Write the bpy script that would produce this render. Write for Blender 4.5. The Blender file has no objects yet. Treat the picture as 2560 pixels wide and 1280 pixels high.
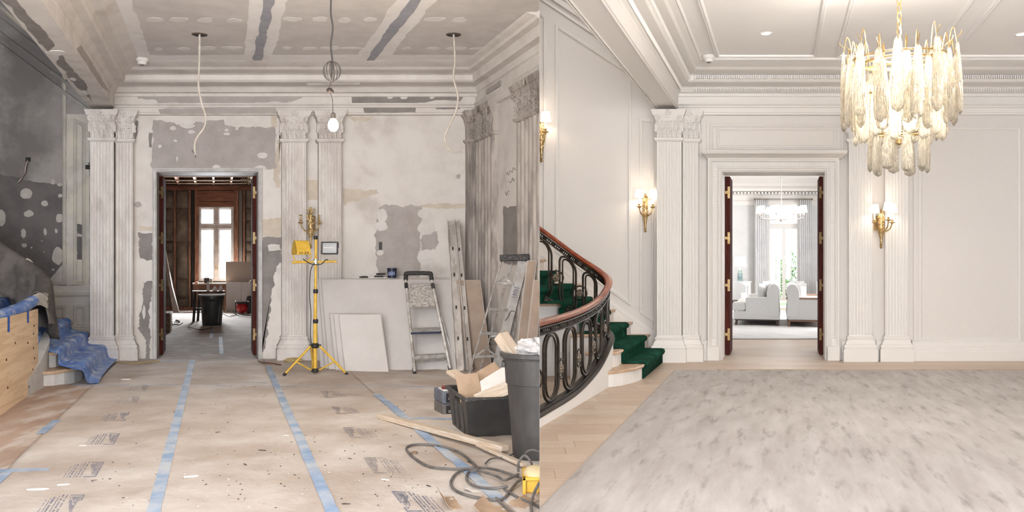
import bpy, bmesh, math, random
from mathutils import Vector, Matrix, noise as mnoise
PI = math.pi
SC = bpy.context.scene
COL = SC.collection

# ---------------------------------------------------------------- camera, world, light, exposure
F = 2200.0          # focal length in pixels of the 2560 x 1280 frame
EYE = 1.38          # eye height in metres
HZ = 652.0          # height of the horizon in the frame
cam = bpy.data.cameras.new('camera'); camo = bpy.data.objects.new('camera', cam); COL.objects.link(camo)
camo.location = (0, 0, EYE); camo.rotation_euler = (PI/2, 0, 0)
cam.sensor_width = 36.0; cam.lens = 36.0*F/2560; cam.shift_y = (HZ-640)/2560
cam.clip_start = .05; cam.clip_end = 300
SC.camera = camo
SC.view_settings.view_transform = 'Standard'
try: SC.view_settings.look = 'None'
except Exception: pass
SC.view_settings.gamma = 1.0; SC.view_settings.use_curve_mapping = False
SC.view_settings.exposure = 0.45
cy = SC.cycles
cy.max_bounces = 6; cy.diffuse_bounces = 4; cy.glossy_bounces = 3; cy.transmission_bounces = 6; cy.transparent_max_bounces = 8
cy.use_adaptive_sampling = True; cy.adaptive_threshold = .1; cy.adaptive_min_samples = 16; cy.blur_glossy = 1.0
wd = bpy.data.worlds.new('sky'); SC.world = wd; wd.use_nodes = True
bg = wd.node_tree.nodes['Background']; bg.inputs[0].default_value = (.93, .965, 1, 1); bg.inputs[1].default_value = 4.3
def area(name, loc, rot, sx, sy, power, col=(1, 1, 1)):
    l = bpy.data.lights.new(name, 'AREA'); l.shape = 'RECTANGLE'; l.size = sx; l.size_y = sy
    l.energy = power; l.color = col
    o = bpy.data.objects.new(name, l); COL.objects.link(o); o.location = loc; o.rotation_euler = rot
    return o
# fill lights added behind the camera, standing in for unseen, unbuilt front windows
area('front_fill_light', (-1.4, -2.2, 1.75), (PI/2, 0, math.radians(8)), 4.2, 3.1, 370, (.985, .99, 1))
area('front_fill_light', (2.6, -2.2, 1.75), (PI/2, 0, math.radians(-12)), 4.2, 3.1, 185, (.985, .992, 1))

# unseen fill lights added at the top of the two stairwells
area('stairwell_fill_light', (1.0, 10.4, 5.5), (0, 0, 0), 1.0, 2.6, 15, (1, .985, .96))
area('stairwell_fill_light', (-6.6, 9.0, 5.5), (0, 0, 0), 2.0, 3.0, 10, (1, .98, .95))

# ---------------------------------------------------------------- helpers
class Hall:
    """The two halls lie side by side and are oblique in plan: side walls, beams, seams run along (k, 1)."""
    def __init__(s, vp, side):
        s.vp = vp; s.k = (vp-1280)/F; s.side = side
    def P(s, u, v, z): return (u+s.k*v, v, z)
    def at(s, px, py, v): return ((px-s.vp)*v/F, v, EYE+(HZ-py)*v/F)     # measured point at depth v, hall coordinates
    def fl(s, px, py, z=0.0):                                             # measured point on the floor
        v = (EYE-z)*F/(py-HZ); return ((px-s.vp)*v/F, v, z)
    def U(s, px, v): return (px-s.vp)*v/F
HL = Hall(545.0, 'L'); HR = Hall(1955.0, 'R')
def W(px, py, v): return ((px-1280)*v/F, v, EYE+(HZ-py)*v/F)              # measured point at depth v, metres
def WF(px, py, z=0.0): v = (EYE-z)*F/(py-HZ); return ((px-1280)*v/F, v, z)
def ZZ(py, v): return EYE+(HZ-py)*v/F
CUTK = 69.0/F                                                              # the party wall between the halls: X = CUTK * Y

class MB:
    def __init__(s, xf=None): s.v = []; s.f = []; s.xf = xf
    def add(s, vs, fs):
        o = len(s.v)
        if s.xf: vs = [s.xf(*p) for p in vs]
        s.v += [tuple(p) for p in vs]; s.f += [tuple(i+o for i in q) for q in fs]; return s
    def box(s, x0, x1, y0, y1, z0, z1):
        return s.add([(x0,y0,z0),(x1,y0,z0),(x1,y1,z0),(x0,y1,z0),(x0,y0,z1),(x1,y0,z1),(x1,y1,z1),(x0,y1,z1)],
              [(0,3,2,1),(4,5,6,7),(0,1,5,4),(1,2,6,5),(2,3,7,6),(3,0,4,7)])
    def hexa(s, p): return s.add(p, [(0,3,2,1),(4,5,6,7),(0,1,5,4),(1,2,6,5),(2,3,7,6),(3,0,4,7)])
    def obox(s, c, size, M3):
        c = Vector(c); h = [q/2 for q in size]; vs = []
        for z in (-1,1):
            for x, y in ((-1,-1),(1,-1),(1,1),(-1,1)): vs.append(c+M3@Vector((x*h[0], y*h[1], z*h[2])))
        return s.hexa(vs)
    def bar(s, a, b, w, h, up=(0,0,1)):
        a = Vector(a); b = Vector(b); t = (b-a).normalized(); up = Vector(up)
        if abs(t.dot(up)) > .98: up = Vector((0,1,0))
        x = t.cross(up).normalized(); y = x.cross(t).normalized(); vs = []
        for p in (a, b):
            for i, j in ((-1,-1),(1,-1),(1,1),(-1,1)): vs.append(p+x*(i*w/2)+y*(j*h/2))
        return s.add(vs, [(0,1,2,3),(7,6,5,4),(0,4,5,1),(1,5,6,2),(2,6,7,3),(3,7,4,0)])
    def tube(s, pts, r, n=8, closed=False, cap=True):
        P = [Vector(p) for p in pts]; m = len(P)
        R = r if isinstance(r, (list, tuple)) else [r]*m
        vs = []; fs = []; nx = None
        for i in range(m):
            if closed: t = P[(i+1) % m]-P[i-1]
            else: t = P[min(i+1, m-1)]-P[max(i-1, 0)]
            t = t.normalized() if t.length > 1e-9 else Vector((0,0,1))
            if nx is None:
                a = Vector((0,0,1)) if abs(t.z) < .9 else Vector((1,0,0)); nx = t.cross(a).normalized()
            nx = (nx-t*nx.dot(t)); nx = nx.normalized() if nx.length > 1e-6 else t.orthogonal().normalized()
            ny = t.cross(nx)
            for k in range(n):
                a = 2*PI*k/n; vs.append(P[i]+nx*(math.cos(a)*R[i])+ny*(math.sin(a)*R[i]))
        for i in range(m if closed else m-1):
            j = (i+1) % m
            for k in range(n): l = (k+1) % n; fs.append((i*n+k, i*n+l, j*n+l, j*n+k))
        if cap and not closed: fs.append(tuple(range(n-1,-1,-1))); fs.append(tuple((m-1)*n+k for k in range(n)))
        return s.add(vs, fs)
    def lathe(s, prof, n=16, c=(0,0,0), M3=None, a0=0, a1=2*PI, cap=True):
        c = Vector(c); vs = []; fs = []; m = len(prof); full = abs(a1-a0-2*PI) < 1e-6; k2 = n if full else n+1
        for r, z in prof:
            for k in range(k2):
                a = a0+(a1-a0)*k/n; q = Vector((r*math.cos(a), r*math.sin(a), z)); vs.append(c+(M3@q if M3 else q))
        for i in range(m-1):
            for k in range(n): l = (k+1) % k2; fs.append((i*k2+k, i*k2+l, (i+1)*k2+l, (i+1)*k2+k))
        if cap:
            if prof[0][0] > 1e-5: fs.append(tuple(range(k2-1,-1,-1)))
            if prof[-1][0] > 1e-5: fs.append(tuple((m-1)*k2+k for k in range(k2)))
        return s.add(vs, fs)
    def ball(s, c, r, n=10, m=6, M3=None):
        rx = r if isinstance(r, (tuple, list)) else (r, r, r); c = Vector(c); vs = []; fs = []
        for i in range(m+1):
            t = PI*i/m
            for k in range(n):
                a = 2*PI*k/n; q = Vector((rx[0]*math.sin(t)*math.cos(a), rx[1]*math.sin(t)*math.sin(a), rx[2]*math.cos(t)))
                vs.append(c+(M3@q if M3 else q))
        for i in range(m):
            for k in range(n): l = (k+1) % n; fs.append((i*n+k, (i+1)*n+k, (i+1)*n+l, i*n+l))
        return s.add(vs, fs)
    def prism(s, poly, a, b, fn):
        """poly: list of (p, q); fn(p, q, t) -> point; extruded from t = a to t = b"""
        n = len(poly); vs = [fn(p, q, a) for p, q in poly]+[fn(p, q, b) for p, q in poly]
        fs = [tuple(range(n-1,-1,-1)), tuple(range(n, 2*n))]+[(i, (i+1) % n, n+(i+1) % n, n+i) for i in range(n)]
        return s.add(vs, fs)
    def strip(s, prof, rails, closed=False):
        """skin a profile along rails: rails is a list of functions/frames fn(p, q)->point"""
        n = len(prof); vs = []; fs = []
        for fr in rails: vs += [fr(p, q) for p, q in prof]
        for i in range(len(rails)-1):
            for k in range(n if closed else n-1):
                l = (k+1) % n; fs.append((i*n+k, i*n+l, (i+1)*n+l, (i+1)*n+k))
        if closed: fs.append(tuple(range(n-1,-1,-1))); fs.append(tuple((len(rails)-1)*n+k for k in range(n)))
        return s.add(vs, fs)
    def sheet(s, fn, nu, nv, th=None):
        """grid surface fn(i/nu, j/nv)->point; th(point offset) gives it thickness downward along th vector"""
        vs = [fn(i/nu, j/nv) for j in range(nv+1) for i in range(nu+1)]; w = nu+1
        fs = [(j*w+i, j*w+i+1, (j+1)*w+i+1, (j+1)*w+i) for j in range(nv) for i in range(nu)]
        if th is not None:
            o = len(vs); t = Vector(th); vs = vs+[Vector(p)+t for p in vs]
            fs = fs+[tuple(o+k for k in reversed(q)) for q in fs]
            ring = [i for i in range(nu+1)]+[j*w+nu for j in range(1, nv+1)]+[nv*w+i for i in range(nu-1,-1,-1)]+[j*w for j in range(nv-1,0,-1)]
            for a, b in zip(ring, ring[1:]+ring[:1]): fs.append((a, o+a, o+b, b))
        return s.add(vs, fs)
    def build(s, name, mat, parent=None, world=False, clip=None, smooth=False, bevel=0, norm=True, seg=1):
        return make(name, s.v, s.f, mat, parent, world, clip, smooth, bevel, norm, seg)

def wm(o):
    if o is None: return Matrix.Identity(4)
    return wm(o.parent) @ o.matrix_basis
def make(name, vs, fs, mat, parent=None, world=False, clip=None, smooth=False, bevel=0, norm=True, seg=1):
    me = bpy.data.meshes.new(name); me.from_pydata([tuple(p) for p in vs], [], fs)
    if parent is not None and world: me.transform(wm(parent).inverted())
    if clip or norm:
        bm = bmesh.new(); bm.from_mesh(me)
        if clip:
            Mp = wm(parent) if parent is not None else Matrix.Identity(4)
            off = -.00004 if clip == 'L' else .00004
            co = Mp.inverted() @ Vector((off, 0, 0)); nn = Mp.inverted().to_3x3() @ Vector((1, -CUTK, 0)).normalized()
            if clip == 'R': nn = -nn
            r = bmesh.ops.bisect_plane(bm, geom=bm.verts[:]+bm.edges[:]+bm.faces[:], plane_co=co, plane_no=nn, clear_outer=True)
            ed = [e for e in r['geom_cut'] if isinstance(e, bmesh.types.BMEdge) and e.is_boundary]
            if ed:
                try: bmesh.ops.holes_fill(bm, edges=ed, sides=0)
                except Exception: pass
        if norm and len(bm.faces): bmesh.ops.recalc_face_normals(bm, faces=bm.faces[:])
        bm.to_mesh(me); bm.free()
    o = bpy.data.objects.new(name, me); COL.objects.link(o)
    if mat: me.materials.append(mat)
    if parent is None and len(me.vertices):
        xs = [v.co.x for v in me.vertices]; ys = [v.co.y for v in me.vertices]; zs = [v.co.z for v in me.vertices]
        c = Vector(((min(xs)+max(xs))/2, (min(ys)+max(ys))/2, min(zs)))
        me.transform(Matrix.Translation(-c)); o.location = c
    if smooth:
        me.shade_smooth()
        try: me.set_sharp_from_angle(angle=math.radians(38))
        except Exception: pass
    if bevel:
        b = o.modifiers.new('bevel', 'BEVEL'); b.width = bevel; b.segments = seg; b.limit_method = 'ANGLE'; b.angle_limit = .6
    o.parent = parent
    return o
def inst(src, parent, loc=(0,0,0), rot=(0,0,0), sc=(1,1,1), name=None, mat=None):
    o = src.copy(); COL.objects.link(o); o.parent = parent; o.location = loc; o.rotation_euler = rot; o.scale = sc
    if name: o.name = name
    return o
def proto(name, mb, mat, smooth=False, norm=True):
    """mesh data to be shared; the object itself is not linked"""
    me = bpy.data.meshes.new(name); me.from_pydata(mb.v, [], mb.f); me.materials.append(mat)
    if norm:
        bm = bmesh.new(); bm.from_mesh(me); bmesh.ops.recalc_face_normals(bm, faces=bm.faces[:]); bm.to_mesh(me); bm.free()
    if smooth:
        me.shade_smooth()
        try: me.set_sharp_from_angle(angle=math.radians(45))
        except Exception: pass
    return me
def put(me, name, parent, M4=None, loc=None, rot=None, sc=None):
    o = bpy.data.objects.new(name, me); COL.objects.link(o); o.parent = parent
    if M4 is not None: o.matrix_basis = M4
    if loc is not None: o.location = loc
    if rot is not None: o.rotation_euler = rot
    if sc is not None: o.scale = sc
    return o
def tag(o, label=None, cat=None, group=None, kind=None):
    if label: o['label'] = label
    if cat: o['category'] = cat
    if group: o['group'] = group
    if kind: o['kind'] = kind
    return o
def thing(name, label, cat, loc=(0,0,0), rz=0.0, group=None, rot=None):
    o = bpy.data.objects.new(name, None); COL.objects.link(o); o.location = loc
    o.rotation_euler = rot if rot else (0, 0, rz); o.empty_display_size = .1
    return tag(o, label, cat, group)
def struct(o, label=None): return tag(o, label, None, None, 'structure')
def lerp(a, b, t): return a+(b-a)*t
def lp(a, b, t): return tuple(a[i]+(b[i]-a[i])*t for i in range(3))
def spline(pts, n=8, closed=False):
    P = [Vector(p) for p in pts]; m = len(P); out = []
    for i in range(m if closed else m-1):
        if closed: a, b, c, d = P[i-1], P[i], P[(i+1) % m], P[(i+2) % m]
        else: a, b, c, d = P[max(i-1, 0)], P[i], P[i+1], P[min(i+2, m-1)]
        for k in range(n):
            t = k/n; out.append(.5*((2*b)+(c-a)*t+(2*a-5*b+4*c-d)*t*t+(-a+3*b-3*c+d)*t*t*t))
    if not closed: out.append(P[-1])
    return out
def curve1(xs, ys):
    def fn(x):
        if x <= xs[0]: return ys[0]
        for i in range(len(xs)-1):
            if x <= xs[i+1]: return lerp(ys[i], ys[i+1], (x-xs[i])/(xs[i+1]-xs[i]))
        return ys[-1]
    return fn
def nz(x, y=0., z=0.): return mnoise.noise(Vector((x, y, z)))
def Rx(a): return Matrix.Rotation(a, 3, 'X')
def Ry(a): return Matrix.Rotation(a, 3, 'Y')
def Rz(a): return Matrix.Rotation(a, 3, 'Z')

# ---------------------------------------------------------------- materials
def lin(c): c /= 255.0; return c/12.92 if c <= .04045 else ((c+.055)/1.055)**2.4
def C(r, g, b): return (lin(r), lin(g), lin(b), 1)
def mat(name, c1, c2=None, c3=None, sc=3., lo=.4, hi=.6, sc3=1.2, lo3=.52, hi3=.6, rough=.7, bump=0, bsc=60., metal=0, spec=.4,
        coord='pos', yaw=0, st=(1,1,1), emit=None, es=0, dist=0, wave=False, rvar=0, detail=5):
    m = bpy.data.materials.new(name); m.use_nodes = True; nt = m.node_tree; N = nt.nodes; L = nt.links
    b = N['Principled BSDF']; b.inputs['Roughness'].default_value = rough; b.inputs['Metallic'].default_value = metal
    b.inputs['Specular IOR Level'].default_value = spec; b.inputs['Base Color'].default_value = c1
    if c2 or bump:
        if coord == 'pos': src = N.new('ShaderNodeNewGeometry').outputs['Position']
        else: src = N.new('ShaderNodeTexCoord').outputs['Object']
        if yaw:
            vr = N.new('ShaderNodeVectorRotate'); vr.rotation_type = 'Z_AXIS'; vr.inputs['Angle'].default_value = yaw; L.new(src, vr.inputs['Vector']); src = vr.outputs['Vector']
        mp = N.new('ShaderNodeMapping'); mp.inputs['Scale'].default_value = st; L.new(src, mp.inputs['Vector']); vec = mp.outputs['Vector']
    if c2:
        if wave:
            t = N.new('ShaderNodeTexWave'); t.inputs['Scale'].default_value = sc; t.inputs['Distortion'].default_value = dist
            t.inputs['Detail'].default_value = 3; t.inputs['Detail Scale'].default_value = 1.2; fac = t.outputs['Fac']
        else:
            t = N.new('ShaderNodeTexNoise'); t.inputs['Scale'].default_value = sc; t.inputs['Detail'].default_value = detail
            t.inputs['Roughness'].default_value = .62; t.inputs['Distortion'].default_value = dist; fac = t.outputs['Fac']
        L.new(vec, t.inputs['Vector'])
        r = N.new('ShaderNodeValToRGB'); r.color_ramp.elements[0].position = lo; r.color_ramp.elements[1].position = hi
        r.color_ramp.elements[0].color = c1; r.color_ramp.elements[1].color = c2; L.new(fac, r.inputs[0]); out = r.outputs[0]
        if c3:
            t3 = N.new('ShaderNodeTexNoise'); t3.inputs['Scale'].default_value = sc3; t3.inputs['Detail'].default_value = 8
            t3.inputs['Roughness'].default_value = .6; L.new(vec, t3.inputs['Vector'])
            r3 = N.new('ShaderNodeMapRange'); r3.inputs[1].default_value = lo3; r3.inputs[2].default_value = hi3; L.new(t3.outputs['Fac'], r3.inputs[0])
            mx = N.new('ShaderNodeMix'); mx.data_type = 'RGBA'; L.new(r3.outputs[0], mx.inputs[0]); L.new(out, mx.inputs[6]); mx.inputs[7].default_value = c3; out = mx.outputs[2]
        L.new(out, b.inputs['Base Color'])
    if bump:
        t = N.new('ShaderNodeTexNoise'); t.inputs['Scale'].default_value = bsc; t.inputs['Detail'].default_value = 4; L.new(vec, t.inputs['Vector'])
        bp = N.new('ShaderNodeBump'); bp.inputs['Strength'].default_value = bump; bp.inputs['Distance'].default_value = .02
        L.new(t.outputs['Fac'], bp.inputs['Height']); L.new(bp.outputs[0], b.inputs['Normal'])
    if emit:
        b.inputs['Emission Color'].default_value = emit; b.inputs['Emission Strength'].default_value = es
    return m
MT = {}
# left hall: raw plaster, skim coats, bare board
MT['plaster'] = mat('old_plaster', C(222,216,210), C(210,203,197), C(196,187,179), sc=2.6, lo=.40, hi=.66, sc3=1.3, lo3=.58, hi3=.74, rough=.9, bump=.2, bsc=35)
MT['board'] = mat('grey_plasterboard', C(178,170,166), C(168,160,155), sc=5, rough=.92, bump=.1, bsc=80)
MT['board_dark'] = mat('dark_plasterboard', C(146,139,136), C(132,126,123), sc=5, rough=.92, bump=.1)
MT['board_tan'] = mat('tan_plaster', C(208,196,180), C(198,185,169), sc=6, rough=.92, bump=.15)
MT['skim'] = mat('white_skim_coat', C(232,229,226), C(222,217,213), sc=6, rough=.85, bump=.25, bsc=30)
MT['skim_soft'] = mat('old_skim_coat', C(219,214,210), C(210,204,199), sc=6, rough=.9, bump=.2, bsc=30)
MT['scrim'] = mat('blue_grey_joint_tape', C(166,166,173), C(154,154,163), sc=8, rough=.9)
MT['ceil_l'] = mat('skimmed_ceiling', C(242,239,237), C(234,230,227), C(226,221,218), sc=1.6, sc3=3, lo3=.55, hi3=.66, rough=.9, bump=.12, bsc=25)
MT['ceil_board'] = mat('ceiling_board', C(212,206,202), C(202,196,192), sc=3, rough=.92)
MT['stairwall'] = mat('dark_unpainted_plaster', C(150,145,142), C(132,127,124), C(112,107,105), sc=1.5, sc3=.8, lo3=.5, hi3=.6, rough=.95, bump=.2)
MT['slate'] = mat('slate_grey_base_coat', C(104,99,98), C(92,88,87), sc=4, rough=.95)
MT['patch_lt'] = mat('light_filler', C(178,173,166), C(166,160,153), sc=8, rough=.9)
MT['col_l'] = mat('worn_plaster_pilaster', C(222,216,211), C(208,200,195), C(184,175,168), sc=5, sc3=3.5, lo3=.56, hi3=.72, rough=.85, bump=.25, bsc=45, st=(1,1,.45))
MT['col_l2'] = mat('stripped_grey_pilaster', C(190,181,173), C(166,157,150), C(138,130,125), sc=9, sc3=6, lo3=.48, hi3=.62, rough=.9, bump=.3, bsc=40, st=(1,1,.22))
# right hall
MT['white'] = mat('warm_white_paint', C(229,224,219), C(226,221,216), sc=1.5, rough=.62, spec=.3)
MT['white_trim'] = mat('white_trim_paint', C(233,229,225), rough=.5, spec=.35)
MT['linen'] = mat('off_white_wall_cloth', C(228,223,219), C(223,218,214), sc=120, rough=.85, spec=.2, bump=.05, bsc=400)
MT['ceil_r'] = mat('ceiling_paint', C(244,241,239), C(242,239,237), sc=1, rough=.8, spec=.2)
MT['oak'] = mat('pale_oak', C(208,188,168), C(195,173,153), C(186,163,143), sc=3, sc3=5, lo3=.5, hi3=.75, rough=.42, spec=.4, st=(1.2,14,14), coord='obj')
MT['oak_b'] = mat('pale_oak_warm', C(202,181,161), C(189,166,146), C(201,183,166), sc=3.3, sc3=5, lo3=.5, hi3=.75, rough=.42, spec=.4, st=(1.2,14,14), coord='obj')
MT['oak_c'] = mat('pale_oak_grey', C(212,195,177), C(201,182,163), C(193,172,153), sc=2.7, sc3=5, lo3=.5, hi3=.75, rough=.42, spec=.4, st=(1.2,14,14), coord='obj')
MT['mahog'] = mat('mahogany_door', C(92,48,42), C(72,37,33), sc=3, st=(12,12,1), rough=.85, spec=.08)
MT['brass'] = mat('brass', C(206,182,138), C(172,144,100), sc=20, rough=.34, metal=.85)
MT['brass_l'] = mat('aged_brass', C(208,182,132), C(160,132,88), sc=40, rough=.4, metal=.55)
MT['black'] = mat('black_plastic', C(38,37,37), C(48,46,45), sc=6, rough=.5)
MT['steel'] = mat('aluminium', C(210,208,206), C(186,182,178), sc=9, rough=.4, metal=.45)
MT['candle'] = mat('ivory_candle', C(236,224,204), rough=.5, emit=(1,.86,.66,1), es=.4)
MT['shade'] = mat('lit_fabric_shade', C(240,232,220), rough=.9, emit=(1,.90,.76,1), es=1.6)
MT['shade_trim'] = mat('shade_binding', C(222,210,194), rough=.9, emit=(1,.9,.78,1), es=.5)
# ---------------------------------------------------------------- shell of the two halls
VW = 12.25            # depth of the back wall's face
ZC = 3.93             # ceiling
def rectloft(mb, x0, x1, d0, levels, fn):
    """stack of U-shaped rings around a block against a wall; levels = [(z, front, overhang)]"""
    rails = []
    for z, fr, o in levels:
        rails.append((lambda z, fr, o: (lambda p, q: fn(p, q, z)))(z, fr, o))
    vs = []; fs = []
    for z, fr, o in levels: vs += [fn(x0-o, d0, z), fn(x0-o, fr+o, z), fn(x1+o, fr+o, z), fn(x1+o, d0, z)]
    m = len(levels)
    for i in range(m-1):
        for k in range(4): l = (k+1) % 4; fs.append((i*4+k, i*4+l, (i+1)*4+l, (i+1)*4+k))
    fs += [(0,1,2,3), tuple((m-1)*4+k for k in range(4))]
    mb.add(vs, fs)
def mould(mb, poly, prof, fn, closed=True):
    """sweep prof = [(inset, height)] along a polygon of (p, q) with mitred corners; fn(p, q, h)"""
    n = len(poly); vs = []; fs = []; m = len(prof)
    for i in range(n):
        P = Vector(poly[i]); a = Vector(poly[i-1]); b = Vector(poly[(i+1) % n])
        if not closed and i == 0: d0 = d1 = (b-P).normalized()
        elif not closed and i == n-1: d0 = d1 = (P-a).normalized()
        else: d0 = (P-a).normalized(); d1 = (b-P).normalized()
        n0 = Vector((-d0.y, d0.x)); n1 = Vector((-d1.y, d1.x)); mm = (n0+n1)
        mm = mm/max(.2, mm.length_squared)*2
        for s, h in prof: q = P+mm*s; vs.append(fn(q.x, q.y, h))
    for i in range(n if closed else n-1):
        j = (i+1) % n
        for k in range(m-1): fs.append((i*m+k, j*m+k, j*m+k+1, i*m+k+1))
    if not closed: fs.append(tuple(range(m))); fs.append(tuple((n-1)*m+k for k in range(m-1,-1,-1)))
    mb.add(vs, fs)
MOLD = [(0,0),(0,.018),(.012,.026),(.026,.02),(.034,.03),(.046,.022),(.052,0)]
def jag(poly, step, amp, seed):
    out = []; n = len(poly)
    for i in range(n):
        a = Vector(poly[i]); b = Vector(poly[(i+1) % n]); L = (b-a).length; k = max(1, int(L/step)); d = (b-a).normalized(); nn = Vector((-d.y, d.x))
        for j in range(k):
            p = a+(b-a)*(j/k); q_ = 1/(step*4); s = (nz(p.x*q_+seed*7.1, p.y*q_, seed)*1.2+nz(p.x*q_*3.3, p.y*q_*3.3+seed*3.3, seed)*.8)
            s2 = nz(p.x*q_*1.7, seed*5.7, p.y*q_*1.7); q = p+nn*(s*amp)+d*(s2*amp*.6); out.append((q.x, q.y))
    return out
SEED = [0]
def patch(fn, poly, m, parent, th=.004, step=.05, amp=.03, name='plaster_patch', clip=None):
    """a thin trowelled coat with a torn outline; fn(p, q, h) puts it on its wall"""
    SEED[0] += 1; th += (SEED[0] % 23)*.00012
    mb = MB(); mb.prism(jag(poly, step, amp, SEED[0]), -.002, th, fn)
    return mb.build(name, m, parent, world=True, clip=clip)
def rect(a, b, c, d): return [(a, b), (c, b), (c, d), (a, d)]

LEAF = MB()
def _leaf():
    nu, nv = 6, 9; pts = []
    for side in (0, 1):
        for j in range(nv+1):
            t = j/nv; w = .5*(math.sin(PI*min(1, t*.62+.32)))*(1+.16*math.sin(t*5*PI)); w *= 1 if t < .85 else 1-(t-.85)*2.2
            for i in range(nu+1):
                x = (i/nu*2-1); out = .16+.10*t+.55*max(0, t-.55)**1.5*1.6; z = t if t < .86 else .86-(t-.86)*.6
                y = -(out-.12*x*x+.05*math.cos(x*9)) + (.09 if side else 0)
                pts.append((x*w, y, z))
    w1 = nu+1; o = (nu+1)*(nv+1); fs = []
    for j in range(nv):
        for i in range(nu):
            a = j*w1+i; fs += [(a, a+1, a+w1+1, a+w1), (o+a+w1, o+a+w1+1, o+a+1, o+a)]
        fs += [(j*w1, (j+1)*w1, o+(j+1)*w1, o+j*w1), (j*w1+nu, o+j*w1+nu, o+(j+1)*w1+nu, (j+1)*w1+nu)]
    for i in range(nu): fs += [(nv*w1+i, nv*w1+i+1, o+nv*w1+i+1, o+nv*w1+i), (i, o+i, o+i+1, i+1)]
    LEAF.add(pts, fs)
_leaf()
VOL = MB()
VOL.tube([(math.cos(a)*(.5-a*.028), -.06*math.sin(a*.25), math.sin(a)*(.5-a*.028)) for a in [k*PI/7 for k in range(32)]], [.13-.0025*k for k in range(32)], 6)
VOL.ball((0, -.05, 0), .16, 8, 5)
ROS = MB()
for k in range(6):
    a = k*PI/3; ROS.ball((math.cos(a)*.33, -.12, math.sin(a)*.33), (.2, .13, .2), 8, 5)
ROS.ball((0, -.22, 0), .17, 8, 5)
PR = {}
def protos(key, m):
    if key not in PR: PR[key] = (proto('acanthus_leaf', LEAF, m, True), proto('volute', VOL, m, True), proto('rosette', ROS, m, True))
    return PR[key]
def pilaster(H, label, u0, w, front, face, m, nfl, wall='back', zb=.36, zt=3.04, ztop=3.435, clip=None, back=None, basefl=True, group=None, cap=True):
    """front = how far the shaft stands proud of its wall; wall 'back' runs along u at depth face, 'right' runs along v at u = face"""
    if wall == 'back':
        fn = lambda x, d, z: H.P(u0+x, face-d, z); fz = 0
    else:
        fn = lambda x, d, z: H.P(face-d, u0-x, z); fz = -PI/2
    t = thing('pilaster', label, 'pilaster', H.P(u0+w/2, face-front, 0) if wall == 'back' else H.P(face-front, u0-w/2, 0), 0, group)
    # shaft with flutes
    prof = [(0, 0), (0, front)]; g = w*.045; e = w*.05; fw = (w-2*e-(nfl-1)*g)/nfl; x = e
    for i in range(nfl):
        for k in range(7):
            a = PI*k/6; prof.append((x+fw/2-math.cos(a)*fw/2, front-math.sin(a)*fw*.62))
        x += fw+g
    prof += [(w, front), (w, 0)]
    mb = MB(); mb.prism([(p, q) for p, q in prof], zb, zt-.03, lambda p, q, z: fn(p, q, z)); mb.build('shaft', m, t, world=True, clip=clip)
    mb = MB(); rectloft(mb, 0, w, 0, [(zt-.035, front, 0), (zt-.03, front, .012), (zt-.012, front, .03), (zt+.012, front, .036), (zt+.016, front, .012), (zt+.02, front, .0)], fn)
    mb.build('necking', m, t, world=True, clip=clip)
    if basefl:
        s = 1.0
        mb = MB(); rectloft(mb, 0, w, 0, [(0, front, .075), (.165, front, .075), (.175, front, .06), (.18, front, .062), (.2, front, .07), (.225, front, .062), (.235, front, .045),
              (.245, front, .044), (.285, front, .028), (.30, front, .012), (.315, front, .022), (.335, front, .024), (.345, front, .006), (zb, front, .002)], fn)
        mb.build('base', m, t, world=True, clip=clip)
    if not cap: return t
    mb = MB(); rectloft(mb, 0, w, 0, [(zt+.018, front-.005, 0), (zt+.2, front-.005, .004), (zt+.30, front, .03), (zt+.335, front, .045)], fn)
    mb.add(*((lambda pts: (pts, [(0,1,2,3),(4,7,6,5),(0,4,5,1),(1,5,6,2),(2,6,7,3),(3,7,4,0)]))(
        [fn(-.05, 0, zt+.325), fn(-.05, front+.05, zt+.325), fn(w+.05, front+.05, zt+.325), fn(w+.05, 0, zt+.325),
         fn(-.075, 0, ztop), fn(-.075, front+.075, ztop), fn(w+.075, front+.075, ztop), fn(w+.075, 0, ztop)])))
    c = mb.build('capital', m, t, world=True, clip=clip)
    lf, vo, ro = protos(m.name, m); inv = wm(t).inverted(); R = Matrix.Rotation(fz, 4, 'Z')
    def leaf(me, nm, x, d, z, sx, sy, sz, yaw=0):
        p = Vector(fn(x, d, z))
        if clip == 'L' and p.x > CUTK*p.y-.05: return
        put(me, nm, c, inv @ Matrix.Translation(p) @ R @ Matrix.Rotation(yaw, 4, 'Z') @ Matrix.Diagonal((sx, sy, sz, 1)))
    n1 = max(3, round(w/.068)); lw = w/n1
    for i in range(n1): leaf(lf, 'acanthus_leaf', (i+.5)*lw, front-.005, zt+.02, lw*1.12, .085, .15)
    for i in range(n1+1): leaf(lf, 'acanthus_leaf', i*lw, front-.005, zt+.10, lw*1.1, .075, .17)
    for i in range(n1): leaf(lf, 'acanthus_leaf', (i+.5)*lw, front-.002, zt+.19, lw*.8, .075, .13)
    bm_ = MB(); rb = random.Random(int(w*1000))
    for i in range(int(w*230)):
        x = rb.uniform(.0, w); z = rb.uniform(zt+.06, zt+.31); q = fn(x, front+.012+.02*rb.random(), z)
        if clip == 'L' and q[0] > CUTK*q[1]-.02: continue
        bm_.ball(q, (rb.uniform(.006,.012),)*3, 6, 4)
    for i in range(n1):
        for k in range(4):
            q = fn((i+.5)*lw+(.018 if k % 2 else -.018), front+.03, zt+.045+.028*k)
            if clip == 'L' and q[0] > CUTK*q[1]-.02: continue
            bm_.ball(q, (.008, .008, .013), 6, 4)
    tag(bm_.build('carved_foliage', m, c, world=True, smooth=True), kind='stuff')
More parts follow.
